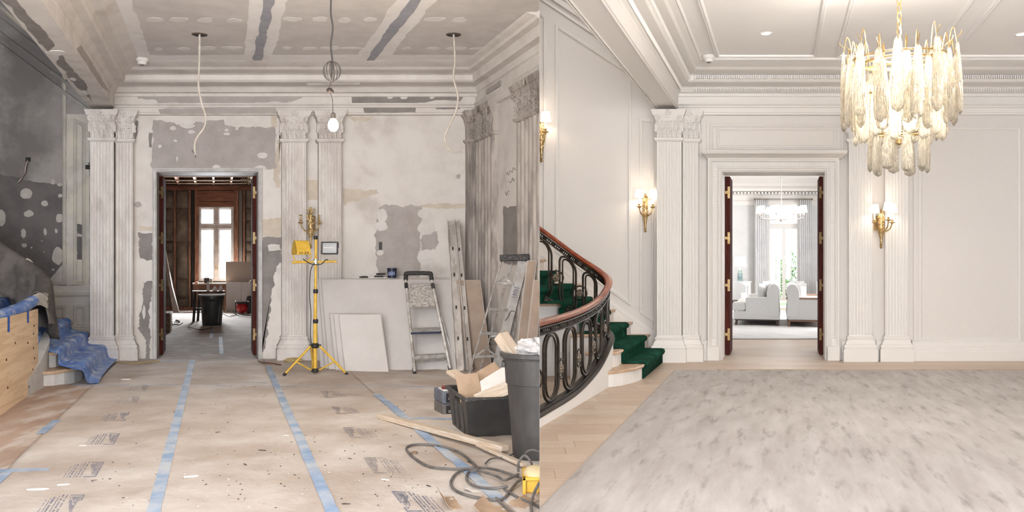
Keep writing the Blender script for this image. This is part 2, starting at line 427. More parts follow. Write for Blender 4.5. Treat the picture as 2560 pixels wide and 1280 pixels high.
    leaf(vo, 'volute', .012, front+.045, zt+.275, .085, .085, .085, .5); leaf(vo, 'volute', w-.012, front+.045, zt+.275, -.085, .085, .085, -.5)
    leaf(ro, 'rosette', w/2, front+.065, zt+.35, .085, .085, .085)
    return t

def hall_shell(H, S):
    L = S == 'L'; xf = H.P; clip = S
    wallm = MT['plaster'] if L else MT['white']; ceilm = MT['ceil_l'] if L else MT['ceil_r']; trim = MT['plaster'] if L else MT['white_trim']
    o0, o1, oz = (H.U(386, VW), H.U(651, VW), 2.645) if L else (H.U(1800, VW), H.U(2068, VW), 2.645)
    mb = MB(xf); mb.box(-1.78, o0, VW, 12.8, 0, 4.6); mb.box(o1, 4.1, VW, 12.8, 0, 4.6); mb.box(o0, o1, VW, 12.8, oz, 4.6)
    wb = struct(mb.build('wall_back', wallm, clip=clip if L else None), 'plaster wall round the stripped doorway' if L else 'white panelled wall round the doorway')
    mb = MB(xf); mb.box(-6.2, -1.76, 12.4, 12.7, -.2, 6.0)
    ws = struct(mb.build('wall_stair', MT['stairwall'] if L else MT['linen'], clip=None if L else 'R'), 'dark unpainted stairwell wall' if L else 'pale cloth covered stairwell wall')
    mb = MB(xf); mb.box(3.62, 3.9, (9.0 if L else -3.0), 12.3, 0, 4.2)
    wr = struct(mb.build('wall_right', wallm, clip=clip), 'plaster side wall of the unfinished hall' if L else 'white side wall of the finished hall')
    if L:
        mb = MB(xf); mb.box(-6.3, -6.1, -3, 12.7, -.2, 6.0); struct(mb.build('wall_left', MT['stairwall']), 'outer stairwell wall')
    # ceiling, stair ceiling, beam
    mb = MB(xf); mb.box(-1.45, 4.0, -1.0, 12.4, ZC, ZC+.25); ce = struct(mb.build('ceiling', ceilm, clip=clip), 'patched ceiling of the unfinished hall' if L else 'white ceiling of the finished hall')
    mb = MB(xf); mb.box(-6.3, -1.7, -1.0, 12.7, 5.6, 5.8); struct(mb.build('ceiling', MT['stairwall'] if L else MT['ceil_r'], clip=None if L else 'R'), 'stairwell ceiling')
    mb = MB(xf); mb.box(-1.76, -1.43, -1.0, 12.26, 3.487, 5.7)
    be = struct(mb.build('trim_1', trim, clip=None if L else 'R'), 'deep plastered beam beside the stairwell' if L else 'white beam beside the stairwell')
    # entablature and cornice of the back wall, beam and side wall
    ent = [(0, 3.40), (.09, 3.40), (.09, 3.425), (.10, 3.43), (.10, 3.49), (.12, 3.50), (.12, 3.515), (.15, 3.535), (.15, 3.55), (.10, 3.555), (.10, 3.64)]
    cor = [(.10, 3.64), (.12, 3.65), (.12, 3.685), (.18, 3.695), (.235, 3.75), (.26, 3.76), (.50, 3.765), (.52, 3.775), (.54, 3.79), (.55, 3.85), (.59, 3.86), (.80, 3.865), (.83, 3.875), (.86, 3.89), (.98, 3.905), (1.04, 3.915), (1.10, ZC), (0, ZC)]
    mb = MB(xf); mb.prism([(d, z) for d, z in ent+[(0, 3.64)]], -1.45, 3.9, lambda d, z, t: (t, VW-d, z))
    tr = struct(mb.build('trim_2', trim, clip=clip if L else None), 'architrave and frieze over the doorway wall')
    mb = MB(xf); mb.prism(cor, -1.45, 3.9, lambda d, z, t: (t, VW-d, z)); tc = struct(mb.build('trim_3', trim, clip=clip if L else None), 'stepped cornice over the doorway wall')
    k = .43
    mb = MB(xf); mb.prism([(d*k-.1*k, z) for d, z in cor[:-1]]+[(-.02, ZC)], -1.0, 12.2, lambda d, z, t: (-1.43+d, t, z)); tb = struct(mb.build('trim_4', trim, clip=None if L else 'R'), 'stepped cornice along the beam')
    mb = MB(xf); mb.prism([(d*k, z) for d, z in cor], (9.0 if L else -1), 12.2, lambda d, z, t: (3.62-d, t, z)); struct(mb.build('trim_5', trim, clip=clip), 'stepped cornice along the side wall')
    mb = MB(xf); mb.prism([(d, z) for d, z in ent+[(0, 3.64)]], (9.0 if L else -1), 12.2, lambda d, z, t: (3.62-d*.7, t, z)); struct(mb.build('trim_6', trim, clip=clip), 'architrave and frieze along the side wall')
    if not L:
        # egg-and-dart and dentil rows: too small to pick apart, joined
        mb = MB(xf); n = 150
        for i in range(n):
            u = -1.2+i*(4.9/n); mb.ball((u, VW-.21, 3.722), (.0125, .028, .030), 6, 4)
        tag(mb.build('egg_moulding', trim, tc, world=True, smooth=True), kind='stuff')
        mb = MB(xf); n = 170
        for i in range(n): u = -1.15+i*(4.8/n); mb.box(u, u+.016, VW-.585, VW-.53, 3.795, 3.845)
        tag(mb.build('dentil_row', trim, tc, world=True), kind='stuff')
        mb = MB(xf); n = 210
        for i in range(n):
            v = 5.0+i*(6.95/n); mb.ball((-1.43+.065, v, 3.722), (.016, .012, .030), 6, 4)
        tag(mb.build('egg_moulding', trim, tb, world=True, clip='R', smooth=True), kind='stuff')
        mb = MB(xf); n = 230
        for i in range(n): v = 4.6+i*(7.1/n); mb.box(-1.43+.19, -1.43+.213, v, v+.015, 3.795, 3.845)
        tag(mb.build('dentil_row', trim, tb, world=True, clip='R'), kind='stuff')
        # soffit mouldings on the beam
        for u in (-1.74, -1.715, -1.46):
            mb = MB(xf); mb.prism([(u, 3.489), (u, 3.475), (u+.008, 3.47), (u+.016, 3.475), (u+.016, 3.489)], -1, 12.1, lambda a, z, t: (a, t, z)); mb.build('soffit_bead', trim, be, world=True, clip='R')
    return dict(back=wb, stair=ws, right=wr, ceil=ce, beam=be, cornice=tc, frieze=tr, o0=o0, o1=o1, oz=oz)
SL = hall_shell(HL, 'L'); SR = hall_shell(HR, 'R')

# the party wall between the two halls, seen edge-on from the camera
def party(a0, a1, name, m, label):
    y0, y1 = 3.55, 12.9; mb = MB()
    mb.add([(CUTK*y0+a0*y0, y0, 0), (CUTK*y0+a1*y0, y0, 0), (CUTK*y1+a1*y1, y1, 0), (CUTK*y1+a0*y1, y1, 0),
            (CUTK*y0+a0*y0, y0, 5.7), (CUTK*y0+a1*y0, y0, 5.7), (CUTK*y1+a1*y1, y1, 5.7), (CUTK*y1+a0*y1, y1, 5.7)],
           [(0,3,2,1),(4,5,6,7),(0,1,5,4),(1,2,6,5),(2,3,7,6),(3,0,4,7)])
    return struct(mb.build(name, m), label)
party(-.00002, 0, 'wall_party', MT['plaster'], 'raw face of the thin party wall between the halls')
party(0, .00002, 'wall_party', MT['white'], 'painted face of the thin party wall between the halls')

# floors
mb = MB(HL.P); mb.box(-6.2, 5.5, -.4, 25.2, -.15, 0); FLL = struct(mb.build('floor', mat('dusty_subfloor', C(190,182,175), C(176,166,158), C(205,200,195), sc=2, sc3=3, rough=.9, bump=.1), clip='L'), 'dusty floor of the unfinished hall')
mb = MB(HR.P); mb.box(-6.0, 8.5, -.4, 27.5, -.15, -.012); FLR = struct(mb.build('floor', MT['oak'], clip='R'), 'pale oak floor of the finished hall')

# pilasters: unfinished hall
PL = lambda px: HL.U(px, 12.1)
PRr = lambda px: HR.U(px, 12.1)
pilaster(HL, 'wide fluted plaster pilaster under the beam beside the blue covered stairs', PL(228), PL(286)-PL(228), .26, VW, MT['col_l'], 7)
pilaster(HL, 'narrow fluted plaster pilaster tucked against the one under the beam', PL(289), PL(332)-PL(289), .16, VW, MT['col_l'], 5)
pilaster(HL, 'fluted plaster pilaster right of the stripped doorway, behind the yellow work light', PL(705), PL(765)-PL(705), .16, VW, MT['col_l'], 7)
pilaster(HL, 'fluted plaster pilaster behind the glowing bare bulb', PL(797), PL(853)-PL(797), .16, VW, MT['col_l'], 7)
pilaster(HL, 'stripped dark grey corner pilaster behind the metal studs', PL(1171), 3.62-PL(1171), .16, VW, MT['col_l2'], 4)
pilaster(HL, 'stripped grey pilaster round the corner on the side wall', 12.08, .72, .09, 3.62, MT['col_l2'], 5, wall='right', clip='L')
pilaster(HL, 'streaked fluted pilaster on the side wall behind the tall ladder', 10.38, .95, .10, 3.62, MT['col_l2'], 7, wall='right', clip='L')
# finished hall
WT = MT['white_trim']
pilaster(HR, 'white fluted pilaster under the beam beside the green carpeted stairs', PRr(1645), PRr(1705)-PRr(1645), .26, VW, WT, 7)
pilaster(HR, 'narrower white fluted pilaster attached to the one under the beam', PRr(1707), PRr(1746)-PRr(1707), .16, VW, WT, 5)
pilaster(HR, 'white fluted pilaster just right of the finished doorway', PRr(2122), PRr(2180)-PRr(2122), .16, VW, WT, 7)
pilaster(HR, 'white fluted pilaster right of the three-armed sconce', PRr(2213), PRr(2270)-PRr(2213), .16, VW, WT, 7)
# ---------------------------------------------------------------- doorways
def doorway(H, S, px0, px1, lpx, rpx, label):
    L = S == 'L'; m = mat('dusty_door_frame', C(206,203,201), C(190,186,183), sc=7, rough=.6) if L else MT['white_trim']
    o0, o1, oz = (SL if L else SR)['o0'], (SL if L else SR)['o1'], (SL if L else SR)['oz']
    mb = MB(H.P)
    # jamb lining
    mb.box(o0, o0+.03, VW+.01, 12.8, 0, oz); mb.box(o1-.03, o1, VW+.01, 12.8, 0, oz); mb.box(o0+.03, o1-.03, VW+.01, 12.8, oz-.03, oz)
    d = struct(mb.build('door_1' if L else 'door_2', m), label)
    fn = lambda p, q, h: H.P(p, VW-h, q)
    path = [(o0, 0), (o0, oz), (o1, oz), (o1, 0)]
    mb = MB()
    if L: mould(mb, path, [(-.034, -.01), (-.034, .012), (-.02, .03), (-.012, .02), (.004, .025), (.008, .04), (.022, .04), (.028, 0)], fn, False)
    else: mould(mb, path, [(-.034, -.01), (-.034, .02), (-.015, .045), (.0, .03), (.012, .035), (.016, .07), (.03, .075), (.036, .06), (.105, .06), (.108, .09), (.124, .10), (.14, .12), (.160, .12), (.165, 0)], fn, False)
    # the casing opens outwards, so the profile grows away from the opening
    mb.build('casing', m, d, world=True)
    if not L:
        # carved blocks on the casing band: small, joined
        mb = MB(H.P); z = .32
        while z < oz+.04:
            for u0 in (o0-.101, o1+.040): mb.box(u0, u0+.061, VW-.075, VW-.058, z, z+.022)
            z += .036
        u = o0-.09
        while u < o1+.09: mb.box(u, u+.016, VW-.075, VW-.058, oz+.040, oz+.101); u += .03
        tag(mb.build('carved_band', m, d, world=True), kind='stuff')
        for u0 in (o0-.172, o1-.002):
            mb = MB(H.P); mb.box(u0, u0+.174, VW-.135, VW, 0, .2); mb.build('plinth_block', m, d, world=True, bevel=.008)
            mb = MB(H.P); mb.box(u0+.05, u0+.13, VW-.085, VW-.05, .2, .31); mb.build('corner_block', m, d, world=True, bevel=.006)
        # overdoor shelf
        ua, ub = H.U(1770, VW), H.U(2104, VW)
        mb = MB(H.P); rectloft(mb, ua, ub, 0, [(ZZ(399, VW), .10, 0), (ZZ(397, VW), .13, .01), (ZZ(394, VW), .17, .02), (ZZ(390, VW), .24, .05), (ZZ(384, VW), .26, .06), (ZZ(383, VW), .26, .06)], lambda x, dd, z: (x, VW-dd, z))
        mb.build('overdoor_shelf', m, d, world=True)
        mb = MB(H.P); pass
    # two leaves standing open into the next room
    for s, p in ((-1, lpx), (1, rpx)):
        ua, ub = H.U(p[0], 12.86), H.U(p[1], 12.86)
        mb = MB(H.P); mb.box(ua, ub, 12.86, 13.5, .012, ZZ(441, 12.86))
        lf = mb.build('door_leaf', MT['mahog'], d, world=True, bevel=.004)
        if True:
            for q in ((.25, 1.1), (1.3, 2.4)):
                mb = MB(H.P); u = ub if s < 0 else ua; mb.box(u-.004, u+.004, 12.97, 13.39, q[0], q[1]); mb.build('raised_panel', MT['mahog'], lf, world=True, bevel=.003)
        for py in (481, 595, 713, 836):
            zc = ZZ(py, 12.85); c = (ub-.018 if s < 0 else ua+.018)
            mb = MB(H.P); mb.box(c-.017, c+.017, 12.848, 12.861, zc-.085, zc+.085)
            ku = (ua-.006 if s < 0 else ub+.006)
            for kz in (-.05, 0, .05): mb.tube([(ku, 12.845, zc+kz-.022), (ku, 12.845, zc+kz+.022)], .011, 8)
            mb.box(min(ku, c), max(ku, c), 12.85, 12.856, zc-.02, zc+.02)
            mb.build('hinge', MT['brass'], lf, world=True)
    return d
doorway(HL, 'L', 397, 643, (395, 408), (632, 645), 'bare doorway with dusty white frame and dark open leaves')
doorway(HR, 'R', 1812, 2060, (1812, 1825), (2048, 2061), 'white cased doorway with dark open leaves')

# ---------------------------------------------------------------- unfinished hall: coats and patches on walls and ceiling
bw = lambda p, q, h: HL.P((p-545)*VW/F, VW-h, ZZ(q, VW))              # measured on the back wall
def bwp(poly, m, amp=6, step=8, th=.004, parent=None, fn=bw): return patch(fn, poly, MT[m], parent or SL['back'], th, step*(.6 if step > 5 else .9), amp*(1.35 if step > 5 else .8))
def ell(cx, cy, rx, ry, n=14, tilt=0):
    return [(cx+math.cos(2*PI*k/n)*rx*math.cos(tilt)-math.sin(2*PI*k/n)*ry*math.sin(tilt), cy+math.cos(2*PI*k/n)*rx*math.sin(tilt)+math.sin(2*PI*k/n)*ry*math.cos(tilt)) for k in range(n)]
# over the door
bwp([(382,300),(425,305),(470,318),(490,305),(560,300),(562,316),(610,318),(640,326),(688,316),(690,420),(640,428),(384,427),(376,412),(382,360)], 'board', 3.5, 9)
bwp([(560,318),(688,318),(688,420),(560,427)], 'board', 3, 9, .0055)
for c in ((432,321,8,5),(470,315,18,6),(438,352,5,3),(400,366,5,4),(443,397,2.5,6),(541,418,11,6),(487,423,7,3),(584,424,6,4),(656,388,13,8),(650,420,16,6),(566,325,5,4),(592,322,5,4),(480,330,9,4),(567,335,8,3)):
    bwp(ell(*c), 'skim_soft', 2, 4, .008)
bwp(rect(372,332,380,368), 'board_dark', 2, 5); bwp([(338,300),(346,302),(343,335),(337,358)], 'board_dark', 2, 5, .004)
# jamb side strips
bwp([(345,582),(382,582),(381,650),(350,648)], 'board_dark', 2.5, 6); bwp([(348,565),(384,566),(384,577),(350,577)], 'board_tan', 2, 6)
bwp([(358,704),(382,703),(376,745),(372,800),(376,845),(374,895),(362,895),(365,850),(346,820),(348,790),(358,760)], 'board_dark', 3, 7)
bwp(ell(360,780,4,18), 'skim_soft', 2, 5, .008); bwp(ell(345,512,10,7), 'board', 3, 4)
bwp([(652,548),(704,545),(704,585),(690,592),(654,590)], 'board_tan', 3, 6, .007)
bwp([(652,592),(704,592),(704,655),(690,668),(690,690),(680,720),(676,780),(668,830),(660,880),(652,890)], 'board_dark', 4, 7, .005)
bwp([(668,612),(700,610),(702,626),(672,628)], 'skim_soft', 3, 5, .009); bwp([(690,672),(702,668),(700,690),(692,692)], 'skim_soft', 2, 4, .009)
bwp([(676,286),(692,284),(692,318),(680,316)], 'board_tan', 3, 5); bwp([(682,420),(700,330),(700,470),(690,470)], 'board_tan', 3, 8, .003)
bwp([(766,450),(796,450),(796,500),(770,500)], 'board_tan', 3, 5)
# the field between bulb and corner
bwp([(946,520),(960,514),(1000,516),(1055,516),(1050,560),(1048,640),(1050,692),(944,692),(940,620),(938,590),(940,570)], 'board', 4, 8)
bwp([(1056,588),(1092,580),(1096,595),(1088,625),(1056,625)], 'board', 4, 6)
for c in ((955,540,13,18),(952,566,17,12),(1062,535,17,14),(1065,570,22,16),(1060,645,16,18),(950,632,9,8),(1078,552,12,8)): bwp(ell(*c), 'skim_soft', 3, 5, .009)
bwp([(858,470),(940,476),(948,484),(920,492),(880,505),(858,515)], 'board_tan', 3, 8, .002)
bwp([(1020,512),(1170,508),(1165,520),(1060,520)], 'board_tan', 3, 10, .002)
bwp([(868,292),(930,294),(925,302),(885,303)], 'board_tan', 3, 6, .003); bwp(ell(1146,441,5,6), 'board', 1.5, 3)
mb = MB(HL.P); u, v, z = HL.at(951, 615, VW); mb.box(u-.022, u+.022, VW-.012, VW-.003, z-.055, z+.055)
mb.build('switch_box_opening', MT['black'], SL['back'], world=True)
# frieze and cornice remnants
fr = lambda d: (lambda p, q, h: HL.P((p-545)*(VW-d)/F, VW-d-h, ZZ(q, VW-d)))
def frp(poly, m, d, amp=3, step=9, th=.004): patch(fr(d), poly, MT[m], SL['frieze'], th, step, amp)
frp([(345,241),(390,237),(470,236),(560,238),(690,237),(725,240),(720,255),(640,257),(500,258),(395,258),(390,248),(345,246)], 'board', .10)
frp([(395,272),(690,268),(690,284),(400,285)], 'board', .10, 2)
frp([(878,237),(1160,236),(1150,252),(1090,250),(1040,260),(880,259)], 'board_dark', .10)
frp([(908,270),(1040,268),(1038,281),(910,282)], 'board_dark', .10, 2); frp([(1090,270),(1150,269),(1150,272),(1090,273)], 'board_dark', .10, 1)
frp(ell(1010,244,9,5), 'skim_soft', .10, 1.5, 4, .008); frp(ell(1080,242,6,5), 'skim_soft', .10, 1.5, 4, .008); frp(ell(975,243,7,4), 'skim_soft', .10, 1.5, 4, .008)
frp([(725,240),(765,235),(755,245),(735,252),(722,256)], 'board', .10, 2, 5)
patch(lambda p, q, h: HL.P((p-545)*(VW-.56)/F, VW-.56-h, ZZ(q, VW-.56)), [(765,208),(900,206),(900,212),(770,213)], MT['board'], SL['cornice'], .004, 8, 1.5)
# right wall patches (measured along the wall)
rw = lambda p, q, h: HL.P(3.62-h, p, q)
patch(rw, rect(10.5,1.35,11.15,2.05), MT['board_dark'], SL['right'], .004, .06, .03)
patch(lambda p, q, h: HL.P(3.55-h, p, q), rect(11.0,3.57,11.6,3.635), MT['board'], SL['right'], .02, .05, .008)
def pencil(pts, w, fn, parent, m, name='pencil_note'):
    mb = MB(); mb.tube([fn(a, b, .002) for a, b in pts], w, 5); return mb.build(name, m, parent, world=True)
MT['ink'] = mat('dark_pencil', C(96,90,88), rough=.9)
for k, (v0, z0, n) in enumerate(((11.05,2.46,9),(10.95,2.35,6),(11.08,2.22,4))):
    pencil([(v0-i*.045, z0+.03*math.sin(i*2.3+k)+i*.006) for i in range(n)], .003, rw, SL['right'], MT['ink'])
# ceiling: bare boards, joint strips, filler dabs
cl = lambda p, q, h: HL.P(p, q, ZC-h)
def clp(poly, m, amp=.02, step=.12, th=.003): patch(cl, poly, MT[m], SL['ceil'], th, step, amp, clip='L')
for a, b in ((-.84,.32),(.68,1.74),(2.14,3.28)):
    clp(rect(a,5.2,b,10.88), 'ceil_board', .03); clp(rect(a+.02,11.25,b,11.8-.05), 'ceil_board', .02, .1, .004)
    for v in (10.55, 9.3, 8.2):
        for i in range(4):
            u = a+(i+.5)*(b-a)/4+.05*nz(i*3.1, v, a)
            clp(ell(u, v+.06*nz(i, v*2, a*3), .10+.07*nz(i*1.7, v, 2), .08+.04*nz(i*2.3, v, 5), 14), 'skim', .03, .03, .0045)
for a, w in ((-1.09,.10),(.50,.11),(1.93,.12),(3.36,.14)):
    clp([(a-w*.4,6.0),(a+w*.5,6.0),(a+w*.5,11.95),(a-w*.5,11.95)], 'scrim', .02, .1, .006)
clp(rect(-1.3,11.78,3.4,11.86), 'scrim', .015, .12, .0055); clp(rect(-1.3,11.5,-1.0,11.58), 'scrim', .02, .06, .0065)
# beam: worn soffit and face
bs = lambda p, q, h: HL.P(p, q, 3.487-h); bf = lambda p, q, h: HL.P(-1.43+h, p, q)
patch(bs, [(-1.74,6.8),(-1.62,6.8),(-1.60,8.6),(-1.72,8.9)], MT['board_dark'], SL['beam'], .003, .1, .03)
patch(bs, [(-1.72,9.3),(-1.6,9.0),(-1.58,10.4),(-1.66,11.6),(-1.7,10.6)], MT['board_dark'], SL['beam'], .003, .1, .03)
for c in ((-1.68,10.2,.03,.1),(-1.66,11.0,.03,.14),(-1.64,8.9,.1,.1)): patch(bs, ell(*c), MT['skim'], SL['beam'], .004, .04, .02)
patch(bf, [(8.9,3.52),(10.9,3.52),(11.6,3.60),(9.2,3.63)], MT['board'], SL['beam'], .003, .1, .01)
# stairwell wall: dark base coat with light filler, mouldings of the old panelling
VS = 12.4
MT['dado'] = mat('old_dado_paint', C(190,184,177), C(174,168,160), C(196,188,174), sc=4, sc3=2, rough=.9)
sw = lambda p, q, h: HL.P((p-545)*VS/F, VS-h, ZZ(q, VS))
def swp(poly, m, amp=4, step=8, th=.004): patch(sw, poly, MT[m], SL['stair'], th, step, amp)
swp(rect(40,714,224,880), 'dado', 2, 12, .002); swp(rect(166,285,224,714), 'dado', 2, 14, .002)
swp([(-20,430),(30,442),(60,452),(100,455),(157,458),(157,690),(130,702),(60,700),(-20,690)], 'slate', 5, 9)
for c in ((66,484,15,14),(4,545,10,22),(112,509,8,7),(72,534,12,9),(148,545,9,11),(132,455,4,6),(150,489,6,4),(59,584,6,12),(113,580,4,9),(140,578,4,6),(61,613,7,5),(79,619,2.5,2.5),(111,630,2,2),(145,640,14,22),(150,462,6,4),(105,603,4,2),(132,674,3,2)):
    swp(ell(*c), 'patch_lt', 2.2, 4, .008)
swp([(130,690),(157,660),(157,706),(120,704)], 'patch_lt', 3, 6, .007)
for poly in (rect(192,560,210,585), rect(192,592,208,648)): swp(poly, 'slate', 3, 5)
swp([(104,766),(140,768),(132,790),(104,792)], 'slate', 3, 5)
MT['oldpanel'] = mat('old_panel_paint', C(184,178,171), C(166,160,152), C(188,181,168), sc=4, sc3=2, rough=.9)
def framed(H, V, pts, parent, m, name='panel_moulding', w=1.0, clip=None):
    mb = MB(); f = lambda p, q, h: H.P((p-H.vp)*V/F, V-h, ZZ(q, V)); pp = [(a, b) for a, b in pts]
    # inset runs in pixels of the wall, so scale the profile
    s = F/V; mould(mb, pp, [(i*s*w, h*w) for i, h in MOLD], f); return mb.build(name, m, parent, world=True, clip=clip)
framed(HL, VS, [(-60,-40),(165,155),(165,712),(-60,712)], SL['stair'], MT['oldpanel'])
framed(HL, VS, [(184,296),(214,310),(214,712),(184,712)], SL['stair'], MT['oldpanel'])
framed(HL, VS, [(60,763),(164,763),(164,860),(60,860)], SL['stair'], MT['oldpanel'])
framed(HL, VS, [(184,762),(215,762),(215,819),(184,819)], SL['stair'], MT['oldpanel'])
mb = MB(HL.P); mb.prism([(0,ZZ(741,VS)),(.02,ZZ(741,VS)),(.035,ZZ(737,VS)),(.03,ZZ(733,VS)),(0,ZZ(732,VS))], -5, -1.78, lambda d, z, t: (t, VS-d, z)); mb.build('chair_rail', MT['oldpanel'], SL['stair'], world=True)
# raking soffit moulding high on the stairwell wall
for off in (0, 34, 62):
    mb = MB(); mb.bar(sw(-40, 20+off, .02), sw(240, 228+off, .02), .06, .05); mb.build('raking_moulding', MT['stairwall'], SL['stair'], world=True)
# wires poking from the stairwell wall
def wirebox(px, py, label):
    t = thing('junction_box', label, 'junction box', sw(px, py, 0))
    mb = MB(); p = Vector(sw(px, py, .01)); mb.obox(p, (.06, .03, .06), Matrix.Identity(3)); mb.build('metal_box', MT['black'], t, world=True)
    return t
t = wirebox(71, 399, 'open electrical box with loose wires on the dark stairwell wall')
for k, c in enumerate((C(120,86,76), C(200,196,190), C(70,64,62))):
    mb = MB(); mb.tube(spline([sw(70+k, 402, .03), sw(64+k*2, 418, .06), sw(62+k, 436, .05), sw(50-k*3, 457-k*2, .04)], 6), .005, 6); mb.build('wire', mat('wire_sheath', c, rough=.6), t, world=True, smooth=True)
t = wirebox(220, 418, 'small dark electrical box tucked beside the pilaster under the beam')
mb = MB(); mb.tube(spline([sw(222, 416, .02), sw(225, 411, .05), sw(221, 408, .04)], 5), .006, 6); mb.build('wire', MT['black'], t, world=True)

# ---------------------------------------------------------------- finished hall: wall panels, skirting, ceiling mouldings
def rp(pts, V=VW, parent=None, w=1.0, clip=None, name='panel_moulding'): return framed(HR, V, pts, parent or SR['back'], MT['white_trim'], name, w, clip)
rp([(1775,310),(2109,310),(2109,379),(1775,379)][::1], w=.8); rp([(1793,320),(2090,320),(2090,369),(1793,369)], w=.7)
rp([(2297,318),(2552,318),(2552,852),(2297,852)], w=.9); rp([(2561,318),(2600,318),(2600,852),(2561,852)], w=.9)
rp([(1752,300),(1768,300),(1768,880),(1752,880)], w=.35)
def raked(pts, clip='R'): return framed(HR, VS, pts, SR['stair'], MT['white_trim'], 'panel_moulding', .9, clip)
raked([(1389,58),(1579,182),(1579,766),(1389,630)]); raked([(1600,297),(1636,297),(1636,808),(1600,782)]); raked([(1300,-10),(1367,42),(1367,610),(1300,565)])
for a, b, w, h in (((1300,-75),(1700,190),.03,.05),((1300,-60),(1700,205),.05,.07),((1300,-38),(1700,228),.02,.03)):
    f = lambda p, q, hh: HR.P((p-1955)*VS/F, VS-hh, ZZ(q, VS))
    mb = MB(); mb.bar(f(a[0], a[1], .02), f(b[0], b[1], .02), w, h); mb.build('raking_cornice', MT['white_trim'], SR['stair'], world=True, clip='R')
f = lambda p, q, hh: HR.P((p-1955)*VS/F, VS-hh, ZZ(q, VS))
for off, w, h in ((0,.05,.05),(14,.03,.10),(34,.02,.16)):
    mb = MB(); mb.bar(f(1330, 618+off, .01), f(1648, 842+off, .01), w, h); mb.build('raking_skirting', MT['white_trim'], SR['stair'], world=True, clip='R')
# skirting of the back wall and between the pilasters
def skirt(px0, px1, d=.05, face=VW):
    a, b = HR.U(px0, face), HR.U(px1, face); mb = MB(HR.P)
    mb.prism([(0,0),(d+.04,0),(d+.04,.12),(d+.03,.135),(d+.03,.165),(d+.015,.18),(d+.015,.195),(d,.205),(d,.26),(d-.02,.275),(0,.28)], a, b, lambda q, z, t: (t, face-q, z))
    return struct(mb.build('baseboard_back', MT['white_trim']), 'tall white skirting board')
skirt(1752, 1770); skirt(2104, 2116); skirt(2190, 2206); skirt(2278, 2620, .1)
mb = MB(HR.P); mb.box(HR.U(2283, VW), HR.U(2620, VW), VW-.03, VW+.01, .26, 3.4); mb.build('wall_panel', MT['linen'], SR['back'], world=True)
for pts in ([(2297,318),(2552,318),(2552,852),(2297,852)],): rp(pts, VW-.03, SR['back'], .9)
# flat ceiling mouldings
cf = lambda p, q, h: HR.P(p, q, ZC-h)
CM = [(0,0),(0,.012),(.012,.022),(.03,.016),(.036,.026),(.05,.018),(.056,0)]
for a, b in ((-.83,.446),(.664,1.876),(2.08,3.1)):
    mb = MB(); mould(mb, rect(a, -.6, b, 10.95), CM, cf); mb.build('ceiling_moulding', MT['ceil_r'], SR['ceil'], world=True, clip='R')
mb = MB(); mould(mb, rect(-1.06, -.8, 3.3, 11.1), CM, cf); mb.build('ceiling_moulding', MT['ceil_r'], SR['ceil'], world=True, clip='R')
# ---------------------------------------------------------------- staircases (the same stair in both halls)
CP = [(-2.16,5.6,.075,.86),(-2.08,6.8,.08,.87),(-2.05,7.44,.085,.88),(-2.0,8.4,.115,.90),(-1.965,9.2,.235,.96),(-1.95,9.7,.40,1.06),(-1.99,10.1,.50,1.17),(-2.15,10.4,.575,1.28),(-2.45,10.55,.68,1.46),(-2.84,10.6,.90,1.74),(-3.3,10.63,1.22,2.07),(-3.9,10.66,1.64,2.5)]
_a = spline([(c[0], c[1], c[2]) for c in CP], 12); _b = spline([(c[0], c[1], c[3]) for c in CP], 12)
PATHN = len(_a)-1
def path(s):
    """s in 0..1 along the balustrade: u, v, bottom rail height, handrail height"""
    x = min(max(s, 0), 1)*PATHN; i = min(int(x), PATHN-1); t = x-i; a = _a[i].lerp(_a[i+1], t); b = _b[i].lerp(_b[i+1], t); return a.x, a.y, a.z, b.z
def s_at_v(v):
    for i in range(1, PATHN+1):
        if _a[i].y >= v: return i/PATHN
    return 1
def s_at_u(u):
    for i in range(PATHN*5//11, PATHN+1):
        if _a[i].x <= u: return i/PATHN
    return 1
def frame(H, s):
    a = Vector(H.P(*[path(s-.004)[k] for k in (0, 1, 3)])); b = Vector(H.P(*[path(s+.004)[k] for k in (0, 1, 3)])); t = (b-a).normalized()
    side = Vector((t.y, -t.x, 0)).normalized(); up = side.cross(t).normalized(); return t, side, up
def sweep(mb, H, s0, s1, n, prof, zfn):
    rails = []
    for i in range(n+1):
        s = lerp(s0, s1, i/n); u, v, zb, zt = path(s); t, sd, up = frame(H, s); o = Vector(H.P(u, v, zfn(zb, zt)))
        rails.append((lambda o, sd: lambda p, q: o+sd*p+Vector((0,0,q)))(o, sd))
    mb.strip(prof, rails, closed=True)
